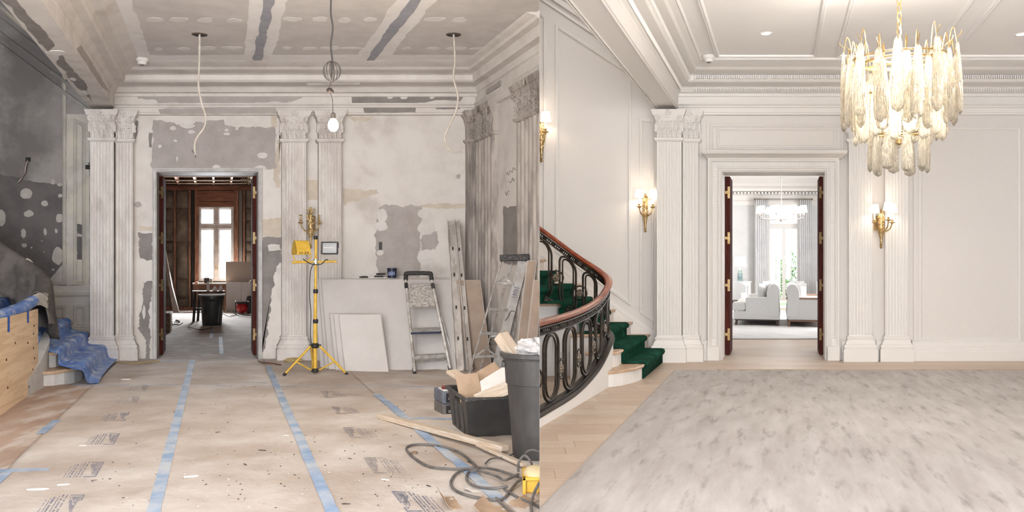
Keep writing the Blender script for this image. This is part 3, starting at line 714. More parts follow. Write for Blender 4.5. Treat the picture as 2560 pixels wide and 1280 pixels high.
def stairs(H, U1, label, trd, rsr, clip):
    t = thing('staircase', label, 'staircase', H.P(U1, 11.2, 0))
    near = [None, None, 9.93, 10.25, 10.45]
    for i in range(1, 11):
        z = .175*i; ur = U1-.245*(i-1)
        if i == 1:
            poly = [(U1, 12.38), (U1, 10.2), (U1-.05, 9.95), (U1-.13, 9.76), (U1-.22, 9.64), (U1-.33, 9.57), (U1-.4, 9.55), (U1-.4, 10.2), (U1-.3, 10.4), (U1-.3, 12.38)]
        else:
            vn = near[i] if i < 5 else 10.5
            poly = [(ur, 12.38), (ur, vn+.14), (ur-.02, vn+.05), (ur-.07, vn), (ur-.34, vn), (ur-.34, 12.38)]
        if H.P(ur, 11, 0)[0] < -9: break
        mb = MB(H.P); mb.prism(poly, 0 if i < 4 else z-.4, z-.035, lambda p, q, h: (p, q, h)); mb.build('riser', rsr, t, world=True, clip=clip)
        big = [(p+(.03 if p > ur-.06 else 0), q-(.03 if q < 10.6 else 0)) for p, q in poly]
        mb = MB(H.P); mb.prism(big, z-.035, z, lambda p, q, h: (p, q, h)); mb.build('tread', trd, t, world=True, clip=clip, bevel=.01, seg=2)
    # closed string under the balustrade
    mb = MB(); n = 90; rails = []
    for i in range(n+1):
        s = i/n; u, v, zb, zt = path(s); tt, sd, up = frame(H, s); o = Vector(H.P(u, v, 0))
        zl = 0 if s < s_at_u(-2.2) else max(0, zb-.45)*0
        rails.append((lambda o, sd, zb: lambda p, q: o+sd*p+Vector((0,0,zb*q)))(o, sd, zb))
    mb.strip([(-.05, 0), (.05, 0), (.05, 1), (-.05, 1)], rails, closed=True); mb.build('closed_string', rsr, t, world=True, clip=clip)
    return t
MT['runtread'] = mat('oak_tread', C(206,178,150), C(190,160,132), sc=3, st=(14,1.5,14), rough=.4)
MT['string_w'] = mat('white_stair_paint', C(234,231,228), rough=.5)
STR = stairs(HR, -1.635, 'white and oak staircase climbing behind the iron balustrade', MT['runtread'], MT['string_w'], 'R')
STL = stairs(HL, -1.575, 'white staircase rising left under blue protective film', MT['runtread'], mat('dusty_white_stair', C(212,209,206), C(200,196,192), sc=5, rough=.7), None)

# green carpet runner
def runner(H, U1, m, v0, v1, label):
    t = thing('stair_runner', label, 'carpet', H.P(U1, 11, .02))
    prof = []
    for i in range(1, 11):
        ur = U1-.245*(i-1); z = .175*i
        a = [(ur+.012, z-.175+(.02 if i > 1 else .004)), (ur+.012, z-.055), (ur+.036, z-.045), (ur+.046, z-.018), (ur+.034, z+.006), (ur+.01, z+.016)]
        prof += a+[(ur-.1, z+.016), (ur-.215, z+.016)]
    n = len(prof); mb = MB()
    def fn(a, b):
        x = a*(n-1); i = min(int(x), n-2); f = x-i; u = lerp(prof[i][0], prof[i+1][0], f); z = lerp(prof[i][1], prof[i+1][1], f)
        v = lerp(v0, v1, b); return H.P(u, v, z)
    mb.sheet(fn, n-1, 14); pile = mb.build('carpet_pile', m, t, world=True, clip='R', smooth=True)
    so = pile.modifiers.new('thick', 'SOLIDIFY'); so.thickness = .014; so.offset = 0
    return t
MT['green'] = mat('green_carpet', C(20,78,60), C(12,58,44), C(38,98,78), sc=9, sc3=4, lo3=.5, hi3=.7, rough=.95, bump=.6, bsc=220, spec=.1)
runner(HR, -1.635, MT['green'], 10.28, 11.95, 'deep green carpet runner on the stairs')

# ---------------------------------------------------------------- iron balustrade with mahogany handrail
MT['iron'] = mat('dark_bronze_iron', C(46,40,36), C(66,58,50), sc=14, rough=.38, metal=.7)
MT['rail'] = mat('polished_mahogany', C(152,76,46), C(122,54,32), sc=2.2, st=(3,.8,14), rough=.2, spec=.6)
MT['rosette'] = mat('antique_rosette', C(150,138,122), C(92,82,72), sc=60, rough=.45, metal=.5)
def balustrade():
    H = HR; t = thing('balustrade', 'black iron oval-ring balustrade with red mahogany handrail', 'railing', H.P(-2.0, 9.2, 0))
    s0, s1 = s_at_v(6.2), 1
    hp = [(.045*math.cos(a)*(1.0 if math.sin(a) > 0 else .85), .032+.032*math.sin(a)) for a in [2*PI*k/14 for k in range(14)]]
    mb = MB(); sweep(mb, H, s0, s1, 150, hp, lambda zb, zt: zt-.06); mb.build('handrail', MT['rail'], t, world=True, clip='R', smooth=True)
    mb = MB(); sweep(mb, H, s0, s1, 150, [(-.02, 0), (.02, 0), (.02, .012), (-.02, .012)], lambda zb, zt: zt-.074)
    sweep(mb, H, s0, s1, 150, [(-.016, 0), (.016, 0), (.016, .012), (-.016, .012)], lambda zb, zt: zt-.136)
    band = mb.build('scroll_band', MT['iron'], t, world=True, clip='R')
    mb = MB(); n = 210
    for i in range(n):
        s = lerp(s0, s1, (i+.5)/n); u, v, zb, zt = path(s); tt, sd, up = frame(H, s); o = Vector(H.P(u, v, zt-.1))
        k = 1 if i % 2 else -1
        mb.tube([o+tt*(.026*math.cos(a)*k)+up*(.022*math.sin(a)) for a in [x*PI/3 for x in range(6)]], .006, 5, closed=True)
        if i % 5 == 0: mb.ball(o, (.018, .018, .018), 6, 4)
    tag(mb.build('scrollwork', MT['iron'], band, world=True, clip='R'), kind='stuff')
    mb = MB(); sweep(mb, H, s0, s1, 150, [(-.065, 0), (.065, 0), (.065, .02), (.05, .035), (.03, .04), (.03, .055), (-.03, .055), (-.03, .04), (-.05, .035), (-.065, .02)], lambda zb, zt: zb)
    mb.build('bottom_rail', MT['iron'], t, world=True, clip='R')
    # oval rings: two concentric bars each, and a rosette between neighbours
    def pt(s, f): u, v, zb, zt = path(s); return Vector(H.P(u, v, lerp(zb+.06, zt-.135, f)))
    def dlen(s): return (Vector(H.P(*path(s+.002)[:3]))-Vector(H.P(*path(s-.002)[:3]))).length/.004
    stations = [s_at_v(v) for v in (6.6,7.15,7.72,8.27,8.83,9.38)]+[s_at_v(9.93)]+[s_at_u(u) for u in (-2.28,-2.57,-2.86,-3.15)]
    for i, s in enumerate(stations):
        if i < len(stations)-1: gap = (stations[i+1]-s)
        else: gap = (s-stations[i-1])
        if i: gap = min(gap, s-stations[i-1])
        D = dlen(s); u, v, zb, zt = path(s); Hh = zt-.135-zb-.06
        for k, (hw, ins) in enumerate(((gap*.36, 0.0), (gap*.36*.66, .045))):
            r = min(.13, hw*D); fr = r/Hh
            pts = []
            for q in range(13): a = PI*q/12; pts.append(pt(s-hw*math.cos(a), 1-ins-fr+fr*math.sin(a)))
            for q in range(13): a = PI*q/12; pts.append(pt(s+hw*math.cos(a), ins+fr-fr*math.sin(a)))
            pts = [p for p in pts]
            mb = MB(); mb.tube(pts, .0135 if k == 0 else .010, 8, closed=True); mb.build('oval_ring', MT['iron'], t, world=True, clip='R', smooth=True)
        if i < len(stations)-1:
            sm = (s+stations[i+1])/2; f = .40 if i < 6 else .46; c = pt(sm, f); tt, sd, up = frame(H, sm)
            zA = Vector((0,0,1)); hd = Vector((tt.x, tt.y, 0)).normalized()
            R = Matrix((hd, sd, zA)).transposed()
            mb = MB()
            rr = .052
            for k in range(8): a = k*PI/4; mb.ball(c+R@Vector((math.cos(a)*rr*.6, 0, math.sin(a)*rr*.6)), (.02, .02, .02), 6, 4)
            mb.ball(c, .024, 8, 5); mb.build('rosette', MT['rosette'], t, world=True, clip='R', smooth=True)
            mb = MB(); mb.tube([c+R@Vector((math.cos(a)*rr*1.35*1.25, 0, math.sin(a)*rr*1.6)) for a in [x*PI/9 for x in range(18)]], .009, 6, closed=True)
            for sg in (-1, 1): mb.tube([c+R@Vector((0, 0, sg*rr*1.6)), pt(sm, f+sg*.16)], .008, 6)
            mb.build('rosette_ring', MT['iron'], t, world=True, clip='R', smooth=True)
    return t
balustrade()

# ---------------------------------------------------------------- rug and oak planks of the finished hall
random.seed(4)
MT['rug'] = mat('silver_silk_rug', C(200,195,192), C(180,174,170), C(146,139,135), sc=2.0, lo=.34, hi=.64, sc3=3.4, lo3=.54, hi3=.76, st=(3.4,.55,1), yaw=math.atan(HR.k), rough=.85, bump=.3, bsc=140, spec=.2, detail=10)
def rug(H, u0, u1, v0, v1, m, label, edge, clip='R', z=.0):
    t = thing('rug', label, 'rug', H.P((u0+u1)/2, (v0+v1)/2, z))
    mb = MB(H.P); mb.box(u0, u1, v0, v1, z, z+.014); mb.build('pile', m, t, world=True, clip=clip, bevel=.004)
    for a in ((u0-.012, u0, v0, v1), (u0, u1, v1, v1+.02)):
        mb = MB(H.P); mb.box(a[0], a[1], a[2], a[3], z, z+.01); mb.build('binding', edge, t, world=True, clip=clip)
    return t
rug(HR, -1.335, 3.5, 3.4, 11.04, MT['rug'], 'large silver grey silk rug covering the oak floor', mat('rug_edge', C(176,166,158), rough=.9))
mbp = MB(); mbp.box(-.5, .5, -.5, .5, -1, 0)
PLK = [proto('plank', mbp, MT[k]) for k in ('oak', 'oak_b', 'oak_c')]
inv = wm(FLR).inverted(); v = 4.4; row = 0
while v < 15.3:
    wv = .235
    if v < 11.0: spans = [(-2.35, -1.1)]
    elif v < 12.3: spans = [(-2.0, 3.75)]
    else: spans = [(-.95, .7)]
    for a, b in spans:
        u = a-random.random()*.9
        while u < b:
            L = .9+random.random()*.9; x0 = u; x1 = min(u+L, b+.3); u += L
            if x1 < a: continue
            c = HR.P((x0+x1)/2, v+wv/2, 0)
            ln = x1-x0
            if c[0]-ln/2 < CUTK*(c[1]+wv)+.01:
                if c[0]+ln/2 < CUTK*c[1]+.04: continue
                mb = MB(); mb.box(c[0]-ln/2+.001, c[0]+ln/2-.001, c[1]-wv/2+.0015, c[1]+wv/2-.0015, -.012, 0); mb.build('plank', MT[('oak','oak_b','oak_c')[random.randrange(3)]], FLR, world=True, clip='R'); continue
            put(PLK[random.randrange(3)], 'plank', FLR, inv @ Matrix.Translation(c) @ Matrix.Diagonal((ln-.002, wv-.003, .012, 1)))
    v += wv; row += 1

# ---------------------------------------------------------------- unfinished hall: papered floor, tape, printed marks
def paper_z(u, v):
    r = .5+.5*math.tanh((u-.2)*1.1)
    return .013+.011*(.35+r)*(nz(u*2.0+v*.6, v*1.1, 3.3)+.6*nz(u*4.2+2, v*1.7+u*.9, 7.7))*.9+.006*nz(u*9, v*4, 1)
MT['paper'] = mat('kraft_floor_paper', C(190,176,164), C(178,162,149), C(214,206,199), sc=1.1, lo=.38, hi=.64, sc3=1.3, lo3=.40, hi3=.68, rough=.9, bump=.25, bsc=22)
MT['paper2'] = mat('dusted_floor_board', C(190,168,152), C(172,148,132), C(206,196,188), sc=1.1, sc3=2, lo3=.48, hi3=.62, st=(2.2,.8,1), rough=.9, bump=.12)
PAPERS = []
for a, b, lab, m, lift in ((-2.2,-1.385,'reddish brown hardboard strip beside the plywood panel','paper2',0),(-1.38,-.35,'kraft paper sheet with printed marks left of the long blue tape','paper',.0015),
                 (-.35,.62,'wrinkled kraft paper sheet leading to the doorway','paper',.001),(.62,1.62,'dusty kraft paper sheet right of the second tape line','paper',.0015),(1.62,3.6,'kraft paper sheet under the tote and cables','paper',.001)):
    n = max(8, int((b-a)/.04)); mb = MB(); vtop = 9.72 if a < -2 else (12.2 if a < 1.5 else 12.2)
    fn = lambda p, q, a=a, b=b, vt=vtop, lf=lift: HL.P(lerp(a, b, p), lerp(3.6, vt, q), paper_z(lerp(a, b, p), lerp(3.6, vt, q))+lf)
    mb.sheet(fn, n, 150); o = mb.build('floor_paper', MT[m], None, clip='L', smooth=True, norm=True)
    so = o.modifiers.new('thick', 'SOLIDIFY'); so.thickness = .002; so.offset = -1
    tag(o, lab, 'floor paper'); PAPERS.append((a, b, o))
MT['tape'] = mat('blue_masking_tape', C(134,158,190), C(152,172,198), C(188,194,201), sc=9, sc3=3, lo3=.42, hi3=.62, rough=.75)
def tape(pts, w, label, m='tape', lift=.006):
    """pts = floor path in hall coordinates (u, v)"""
    mb = MB(); n = 40; P = [Vector((p[0], p[1], 0)) for p in pts]; L = [0]
    for i in range(1, len(P)): L.append(L[-1]+(P[i]-P[i-1]).length)
    def fn(q, p):
        x = p*L[-1]; i = max(k for k in range(len(L)-1) if L[k] <= x+1e-9); f = (x-L[i])/max(1e-6, L[i+1]-L[i]); c = P[i].lerp(P[i+1], f)
        d = (P[i+1]-P[i]).normalized(); nn = Vector((-d.y, d.x, 0)); c = c+nn*((q-.5)*(w*(1+.12*nz(x*6, w, 4))))
        return HL.P(c.x, c.y, paper_z(c.x, c.y)+lift)
    mb.sheet(fn, 3, max(4, int(L[-1]/.07))); o = mb.build('masking_tape', MT[m], None, clip='L', norm=True)
    so = o.modifiers.new('thick', 'SOLIDIFY'); so.thickness = .0012; so.offset = -1
    return tag(o, label, 'tape', 'blue tape on the floor paper')
tape([(-.35,3.7),(-.35,12.1)], .075, 'long blue tape strip running to the left of the doorway')
tape([(.62,3.7),(.63,8),(.65,11.3)], .075, 'long blue tape strip running past the foot of the work light')
tape([(1.60,5.0),(1.62,6.5),(1.62,9.0)], .085, 'diagonal-looking blue tape strip passing under the cable loop')
tape([(-1.6,9.68),(.6,9.63),(2.6,9.55)], .03, 'thin blue chalky tape crossing the floor in front of the work light', lift=.0045)
tape([(-.88,11.95),(-.28,11.98)], .07, 'short blue tape piece along the left doorway threshold', lift=.0045)
tape([(1.62,7.63),(2.35,7.6)], .07, 'pale blue tape crossing from the diagonal strip to the tote', lift=.0048)
tape([(.2,9.9),(.55,9.9)], .03, 'tiny blue tape dash left of the second long strip')
tape([(-1.40,6.95),(-1.38,7.55)], .07, 'short blue tape patch holding the hardboard seam')
tape([(-1.55,5.72),(-1.10,5.74)], .07, 'blue tape bar across the lower left corner seam')
tape([(-1.38,5.0),(-1.36,5.68)], .07, 'blue tape strip running off the lower left corner')
MT['print'] = mat('blue_grey_print', C(112,116,138), C(140,138,148), sc=30, rough=.9)
MT['print_f'] = mat('faded_print', C(150,146,152), C(176,166,160), sc=20, rough=.9)
def stamp(px, py, su, sv, m, mirror=1):
    """the printed mark of the paper maker: a framed picture block and rows of small type"""
    u0, v0, _ = HL.fl(px, py); parent = min(PAPERS, key=lambda q: abs((q[0]+q[1])/2-u0))[2]; mb = MB()
    def q(a0, a1, b0, b1):
        pts = [(a0, b0), (a1, b0), (a1, b1), (a0, b1)]
        vs = []
        for a, b in pts: uu = u0+mirror*a*su; vv = v0+b*sv; vs.append(HL.P(uu, vv, paper_z(uu, vv)+.0045))
        mb.add(vs, [(0,1,2,3)])
    rnd = random.Random(int(px))
    for a in ((.42,.47,-.5,.5),(.36,.385,-.4,.42),(-.05,.45,.46,.5),(-.05,.45,-.5,-.46)): q(*a)
    for i in range(9):
        for j in range(9):
            if j <= i+1 and rnd.random() < .85: q(-.02+i*.04, .015+i*.04, .40-j*.09, .33-j*.09+.01)
    for k in range(6):
        x = -.14-k*.13; b = -.5; hgt = (.05, .06, .035, .07, .03, .03)[k]
        while b < .5*(1-.12*k):
            ln = .04+rnd.random()*.05; q(x-hgt, x, b, b+ln); b += ln+.02+(.05 if rnd.random() < .2 else 0)
    return mb.build('print_mark', m, parent, world=True, norm=True)
for px, py, m in ((165,1268,'print'),(222,1180,'print'),(268,1102,'print'),(297,1046,'print'),(326,1004,'print_f'),(350,975,'print_f')): stamp(px, py, .16, .42, MT[m])
for px, py, m in ((1030,1262,'print'),(950,1168,'print_f'),(890,1086,'print_f'),(855,1030,'print_f'),(825,988,'print_f')): stamp(px, py, .16, .42, MT[m], -1)
# ---------------------------------------------------------------- unfinished hall: stair protection
MT['film'] = mat('blue_protective_film', C(70,112,192), C(104,144,208), C(190,200,216), sc=5, sc3=7, lo3=.52, hi3=.66, st=(1.5,.8,1.5), rough=.35, bump=.5, bsc=22, spec=.5)
def film():
    U1 = -1.575; prof = [(-2.95,.90),(-2.62,.90),(-2.585,.885),(-2.555,.85),(-2.54,.74),(-2.38,.735),(-2.335,.72),(-2.305,.68),(-2.30,.57),(-2.14,.56),(-2.09,.545),(-2.06,.50),(-2.05,.40),(-1.9,.385),(-1.84,.372),(-1.81,.33),(-1.795,.225),(-1.66,.21),(-1.58,.197),(-1.545,.16),(-1.525,.07),(-1.49,.03),(-1.40,.018)]
    P = spline([(a, b, 0) for a, b in prof], 3); n = len(P)-1
    edge = curve1([0,.35,.6,.78,.9,1], [10.0,9.98,9.86,9.76,9.62,9.72]); mb = MB()
    def fn(a, b):
        p = P[round(a*n)]; v0 = edge(a)+.10*nz(a*9, 3)+.04*nz(a*25, 1); v1 = 12.12+.06*nz(a*14, 8); v = lerp(v0, v1, b)
        wr = .022*nz(p.x*6+v*1.5, v*3, 2)+.018*nz(p.x*3, v*6, 9); drop = 0
        if b < .13: drop = -.045*(1-b/.13)**1.5
        z = max(.03, p.y+wr+.028+drop*(1 if p.y > .1 else .3)); return HL.P(p.x+.032+.5*wr+(.05*(1-b)**3 if a > .8 else 0), v, z)
    mb.sheet(fn, n, 46); o = mb.build('protective_film', MT['film'], None, smooth=True); so = o.modifiers.new('thick', 'SOLIDIFY'); so.thickness = .003
    tag(o, 'crumpled blue protective film draped over the stair treads', 'plastic film')
    mb = MB(); mb.tube([Vector(HL.P(p.x, 12.14+.03*nz(i*.5, 2), p.y+.03+.012*nz(i*.8, 5))) for i, p in enumerate(P) if p.x > -2.5], .007, 6)
    tag(mb.build('tan_cord', mat('tan_cord', C(176,146,104), rough=.8), None, smooth=True), 'tan cord trailing along the far edge of the blue film', 'cord')
film()
def plywood():
    MT['ply'] = mat('pine_plywood', C(242,216,182), C(224,194,158), C(236,208,172), sc=1.6, lo=.42, hi=.58, dist=1.2, sc3=1.2, lo3=.5, hi3=.8, st=(1,.45,9), rough=.65, spec=.3, detail=3)
    t = thing('plywood_panel', 'pine plywood panel boarding up the stair balustrade', 'panel', HL.P(-1.93, 8, 0))
    mb = MB(HL.P); mb.box(-1.945, -1.925, 6.2, 9.42, .004, .865); mb.build('board', MT['ply'], t, world=True)
    knot = mat('plywood_knot', C(92,58,34), rough=.8); scr = MT['black']
    for v, z in ((8.05,.22),(8.0,.48),(9.18,.62),(9.2,.70),(8.9,.55),(9.22,.36),(9.15,.25),(8.95,.10),(9.1,.16),(9.17,.47),(7.6,.33),(8.35,.6)):
        mb = MB(); mb.prism(ell(v, z, .016+.008*nz(v*7, z), .012, 9), 0, .004, lambda p, q, h: HL.P(-1.925+h, p, q)); mb.build('knot', knot, t, world=True)
    return t
plywood()
blue_t = mat('blue_tape_bright', C(38,84,176), C(52,104,190), sc=8, rough=.55)
def wrapped_rail():
    t = thing('wrapped_handrail', 'near handrail wrapped in blue film above the plywood', 'handrail', HL.P(-2.0, 8.4, .86))
    pts = []; rad = []
    for i in range(41):
        s = lerp(s_at_v(6.2), s_at_v(9.3), i/40); u, v, zb, zt = path(s); pts.append(HL.P(u, v, zt-.02+.006*nz(i*.7, 1))); rad.append(.062+.008*nz(i*1.3, 4))
    mb = MB(); mb.tube(pts, rad, 12); mb.build('film_wrap', MT['film'], t, world=True, smooth=True)
    for v, ln in ((8.05, .14), (8.85, .11)):
        s = s_at_v(v); u, vv, zb, zt = path(s); mb = MB(HL.P)
        mb.box(-1.922, -1.918, vv-.03, vv+.03, .865-ln, .87); mb.box(u-.02, -1.92, vv-.03, vv+.03, .866, .872); mb.build('tape_strip', blue_t, t, world=True)
    return t
wrapped_rail()
def tarp():
    t = thing('drop_cloth', 'grey canvas drop cloth shrouding the curved upper handrail', 'drop cloth', HL.P(-2.2, 10.3, .9))
    MT['canvas'] = mat('grey_canvas', C(104,98,94), C(82,77,74), C(136,129,122), sc=4, sc3=2.2, lo3=.55, hi3=.75, rough=.95, bump=.3, bsc=90)
    s0, s1 = s_at_v(9.45), 1; mb = MB(); ns, nt = 70, 26
    hangn = curve1([0,.12,.25,.4,1], [.30,.42,.72,.80,.80]); hangf = .5
    def fn(a, b):
        s = lerp(s0, s1, a); u, v, zb, zt = path(s); tt, sd, up = frame(HL, s); x = (b-.5)*2
        fold = .035*math.sin(a*34+2*nz(a*6, 3))*abs(x)+.02*nz(a*18, b*4, 2)
        top = zt+.035+.012*nz(a*12, 1)
        if abs(x) < .18: off = x/.18*.07; z = top-.04*(x/.18)**2
        else:
            f = (abs(x)-.18)/.82; h = (hangn(a)+.05*nz(a*9, 7)) if x > 0 else hangf
            off = math.copysign(.07+.05*f+fold, x); z = top-.04-h*f
        o = Vector(HL.P(u, v, 0)); p = o+sd*off; return (p.x, p.y, max(.02, z))
    mb.sheet(fn, ns, nt); o = mb.build('canvas_sheet', MT['canvas'], t, world=True, smooth=True); so = o.modifiers.new('thick', 'SOLIDIFY'); so.thickness = .006
    # pale hem and strap
    mb = MB(); pts = [Vector(fn(.46, .5+.5*k/20*.9)) for k in range(21)]
    pts = [p+Vector((.01, -.015, .008)) for p in pts]; mb.tube(pts, .012, 6); mb.build('pale_strap', mat('canvas_hem', C(176,168,158), rough=.95), t, world=True, smooth=True)
    mb = MB(); c0 = Vector(HL.P(-1.95, 9.42, 1.0))
    mb.sheet(lambda a, b: tuple(c0+Vector((.02+.10*math.sin(a*3.2)+.02*nz(a*5, b*4), -.10+.2*a, .02-.13*b+.02*math.sin(a*9)))), 10, 8, th=(.004, .004, 0))
    mb.build('folded_corner', mat('canvas_inside', C(150,142,132), C(128,120,112), sc=9, rough=.95), t, world=True, smooth=True)
    return t
tarp()

# ---------------------------------------------------------------- work light, sconce, boards, ladders
YEL = mat('yellow_enamel', C(222,182,74), C(206,164,60), sc=14, rough=.42)
def work_light():
    vc = 10.62; x0 = (788-1280)*vc/F; t = thing('work_light', 'yellow twin-head work light on a tripod stand', 'work light', (x0, vc, 0))
    zt = ZZ(590, vc); zx = ZZ(654, vc)
    mb = MB(); mb.tube([(0,0,.05),(0,0,ZZ(803,vc))], .024, 12); mb.build('lower_pole', YEL, t, smooth=True)
    mb = MB(); mb.tube([(0,0,ZZ(803,vc)),(.004,0,ZZ(728,vc))], .020, 12); mb.build('middle_pole', YEL, t, smooth=True)
    mb = MB(); mb.tube([(.004,0,ZZ(728,vc)),(.01,0,zt)], .0165, 12); mb.build('upper_pole', YEL, t, smooth=True)
    for py, h, r in ((803,.05,.032),(728,.05,.029),(594,.045,.025)): z = ZZ(py, vc); mb = MB(); mb.lathe([(r*.9,-h/2),(r,-h/3),(r,h/3),(r*.9,h/2)], 14, (.005,0,z)); mb.build('clamp_collar', MT['black'], t, smooth=True)
    hz, lz = ZZ(864, vc), ZZ(926, vc)
    mb = MB(); mb.lathe([(.03,-.03),(.045,-.02),(.045,.02),(.03,.03)], 14, (0,0,hz)); mb.box(-.07,.07,-.015,.015,hz-.014,hz+.014); mb.build('leg_hub', MT['black'], t, bevel=.003)
    mb = MB(); mb.lathe([(.03,-.025),(.038,-.015),(.038,.015),(.03,.025)], 14, (0,0,lz)); mb.box(-.05,.05,-.012,.012,lz-.012,lz+.012); mb.build('brace_hub', MT['black'], t, bevel=.003)
    for fx, fy in ((-.335,-.17),(.41,-.12),(-.1,.36)):
        a = Vector((math.copysign(.05, fx), 0, hz)); b = Vector((fx, fy, .022)); mb = MB(); mb.tube([a, b], .014, 10); lg = mb.build('leg', YEL, t, smooth=True)
        mb = MB(); mb.tube([b-(b-a).normalized()*.03, b+(b-a).normalized()*.006], .018, 10); mb.build('rubber_foot', MT['black'], lg, smooth=True)
        mid = a.lerp(b, .55); mb = MB(); mb.tube([mid, Vector((math.copysign(.04, fx), 0, lz))], .009, 8); mb.build('brace', YEL, lg, smooth=True)
    mb = MB(); mb.tube([(-.26,0,zx-.01),(.26,0,zx+.002)], .014, 10); mb.tube([(-.275,0,zx-.01),(-.255,0,zx-.01)], .018, 10); mb.build('cross_bar', YEL, t, smooth=True)
    mb = MB(); mb.lathe([(.028,-.03),(.028,.03)], 12, (.006,0,zx)); mb.tube([(.006,-.02,zx),(.006,-.06,zx)], .01, 8); mb.build('bar_clamp', mat('clamp_steel', C(206,202,196), rough=.3, metal=.8), t)
    # yellow head seen from its finned back
    hx = (755-788)*vc/F; z0, z1 = ZZ(638, vc), ZZ(602, vc)
    sec = [(-.075,z0+.045),(-.02,z0+.175),(.10,z0+.175),(.135,z0+.05),(.125,z0),(-.0,z0)]
    mb = MB(); R = Rz(.55); f = lambda p, q, h: Vector((hx-.02,0,0))+R@Vector((h, p-.03, 0))+Vector((0,0,q))
    mb.prism([(-.11,z0+.055),(-.035,z1),(.04,z1-.004),(.11,z0+.065),(.10,z0+.005),(-.10,z0+.005)], -.085, .085, f); hd = mb.build('lamp_head', YEL, t, bevel=.006, seg=2)
    for k in range(5):
        mb = MB(); mb.prism([(-.033,z1+.003),(.042-.002,z1+.003),(.042,z1-.003),(-.033,z1-.003)], -.08+k*.036, -.08+k*.036+.008, f); mb.build('cooling_fin', YEL, hd)
    tx = bpy.data.curves.new('unit_number', 'FONT'); tx.body = 'H-29'; tx.size = .058; tx.align_x = 'CENTER'; tx.extrude = .001
    to = bpy.data.objects.new('unit_number', tx); COL.objects.link(to); dg = bpy.context.evaluated_depsgraph_get(); me = bpy.data.meshes.new_from_object(to.evaluated_get(dg)); bpy.data.objects.remove(to)
    me.materials.append(MT['black']); p = f(-.104, z0+.012, 0.0)
    o = put(me, 'unit_number', hd); o.location = p+R@Vector((0,-.004,0)); o.rotation_euler = (PI/2, 0, .55); o.scale = (1, .75, 1)
    mb = MB(); mb.tube(spline([(hx-.09,-.02,z0+.05),(hx-.1,-.01,z0-.02),(hx-.07,0,zx+.01),(hx+.06,0,zx+.01),(hx+.10,.03,z0-.02),(hx+.085,.03,z0+.05)], 6), .007, 8); mb.build('yoke', YEL, t, smooth=True)
    # black head facing the room
    gx = (825-788)*vc/F; w, h = .10, .075; zc = ZZ(620, vc); Rr = Rx(-.08)
    fr = lambda p, q, hh: Vector((gx,-.02,zc))+Rr@Vector((p, -hh, q))
    mb = MB(); mb.prism([(-w,-h),(w,-h),(w,h),(-w,h)], -.07, -.005, fr); g = mb.build('lamp_housing', mat('grey_lamp_housing', C(84,82,80), rough=.5), t, bevel=.012, seg=2)
    mb = MB(); mould(mb, [(w,-h),(-w,-h),(-w,h),(w,h)][::-1], [(0,-.01),(0,.018),(.014,.018),(.014,-.01)], fr); mb.build('rim', MT['black'], g, bevel=.002)
    mb = MB(); mb.prism([(-w+.012,-h+.012),(w-.012,-h+.012),(w-.012,h-.012),(-w+.012,h-.012)], -.006, .0, fr); mb.build('reflector', mat('ribbed_reflector', C(140,138,136), C(118,116,114), sc=26, st=(.1,.1,8), rough=.3, metal=.6), g)
    mb = MB(); mb.tube([fr(-.075,0,.006), fr(.055,0,.006)], .007, 8); mb.build('halogen_tube', mat('halogen_tube', C(236,236,236), rough=.2), g)
    mb = MB(); mb.tube(spline([(gx-w-.004,-.02,zc),(gx-w-.004,-.01,zc-.07),(gx-w+.02,0,zx+.012),(gx+w-.02,0,zx+.012),(gx+w+.004,-.01,zc-.07),(gx+w+.004,-.02,zc)], 6), .006, 8); mb.build('yoke', MT['steel'], t, smooth=True)
    # flex
    mb = MB(); mb.tube(spline([(hx+.02,-.03,zx+.03),(-.06,-.035,zx-.02),(0,-.04,zx-.035),(.08,-.03,zx-.03),(.13,-.02,zx+.02),(.16,-.02,zx+.02)], 8), .006, 6)
    mb.tube(spline([(-.01,-.035,zx-.03),(-.05,-.03,zx-.12),(-.062,-.02,zx-.4),(-.045,-.03,.75),(-.05,-.03,.5),(-.035,-.03,.35)], 8), .005, 6); mb.build('flex', MT['black'], t, smooth=True)
work_light()

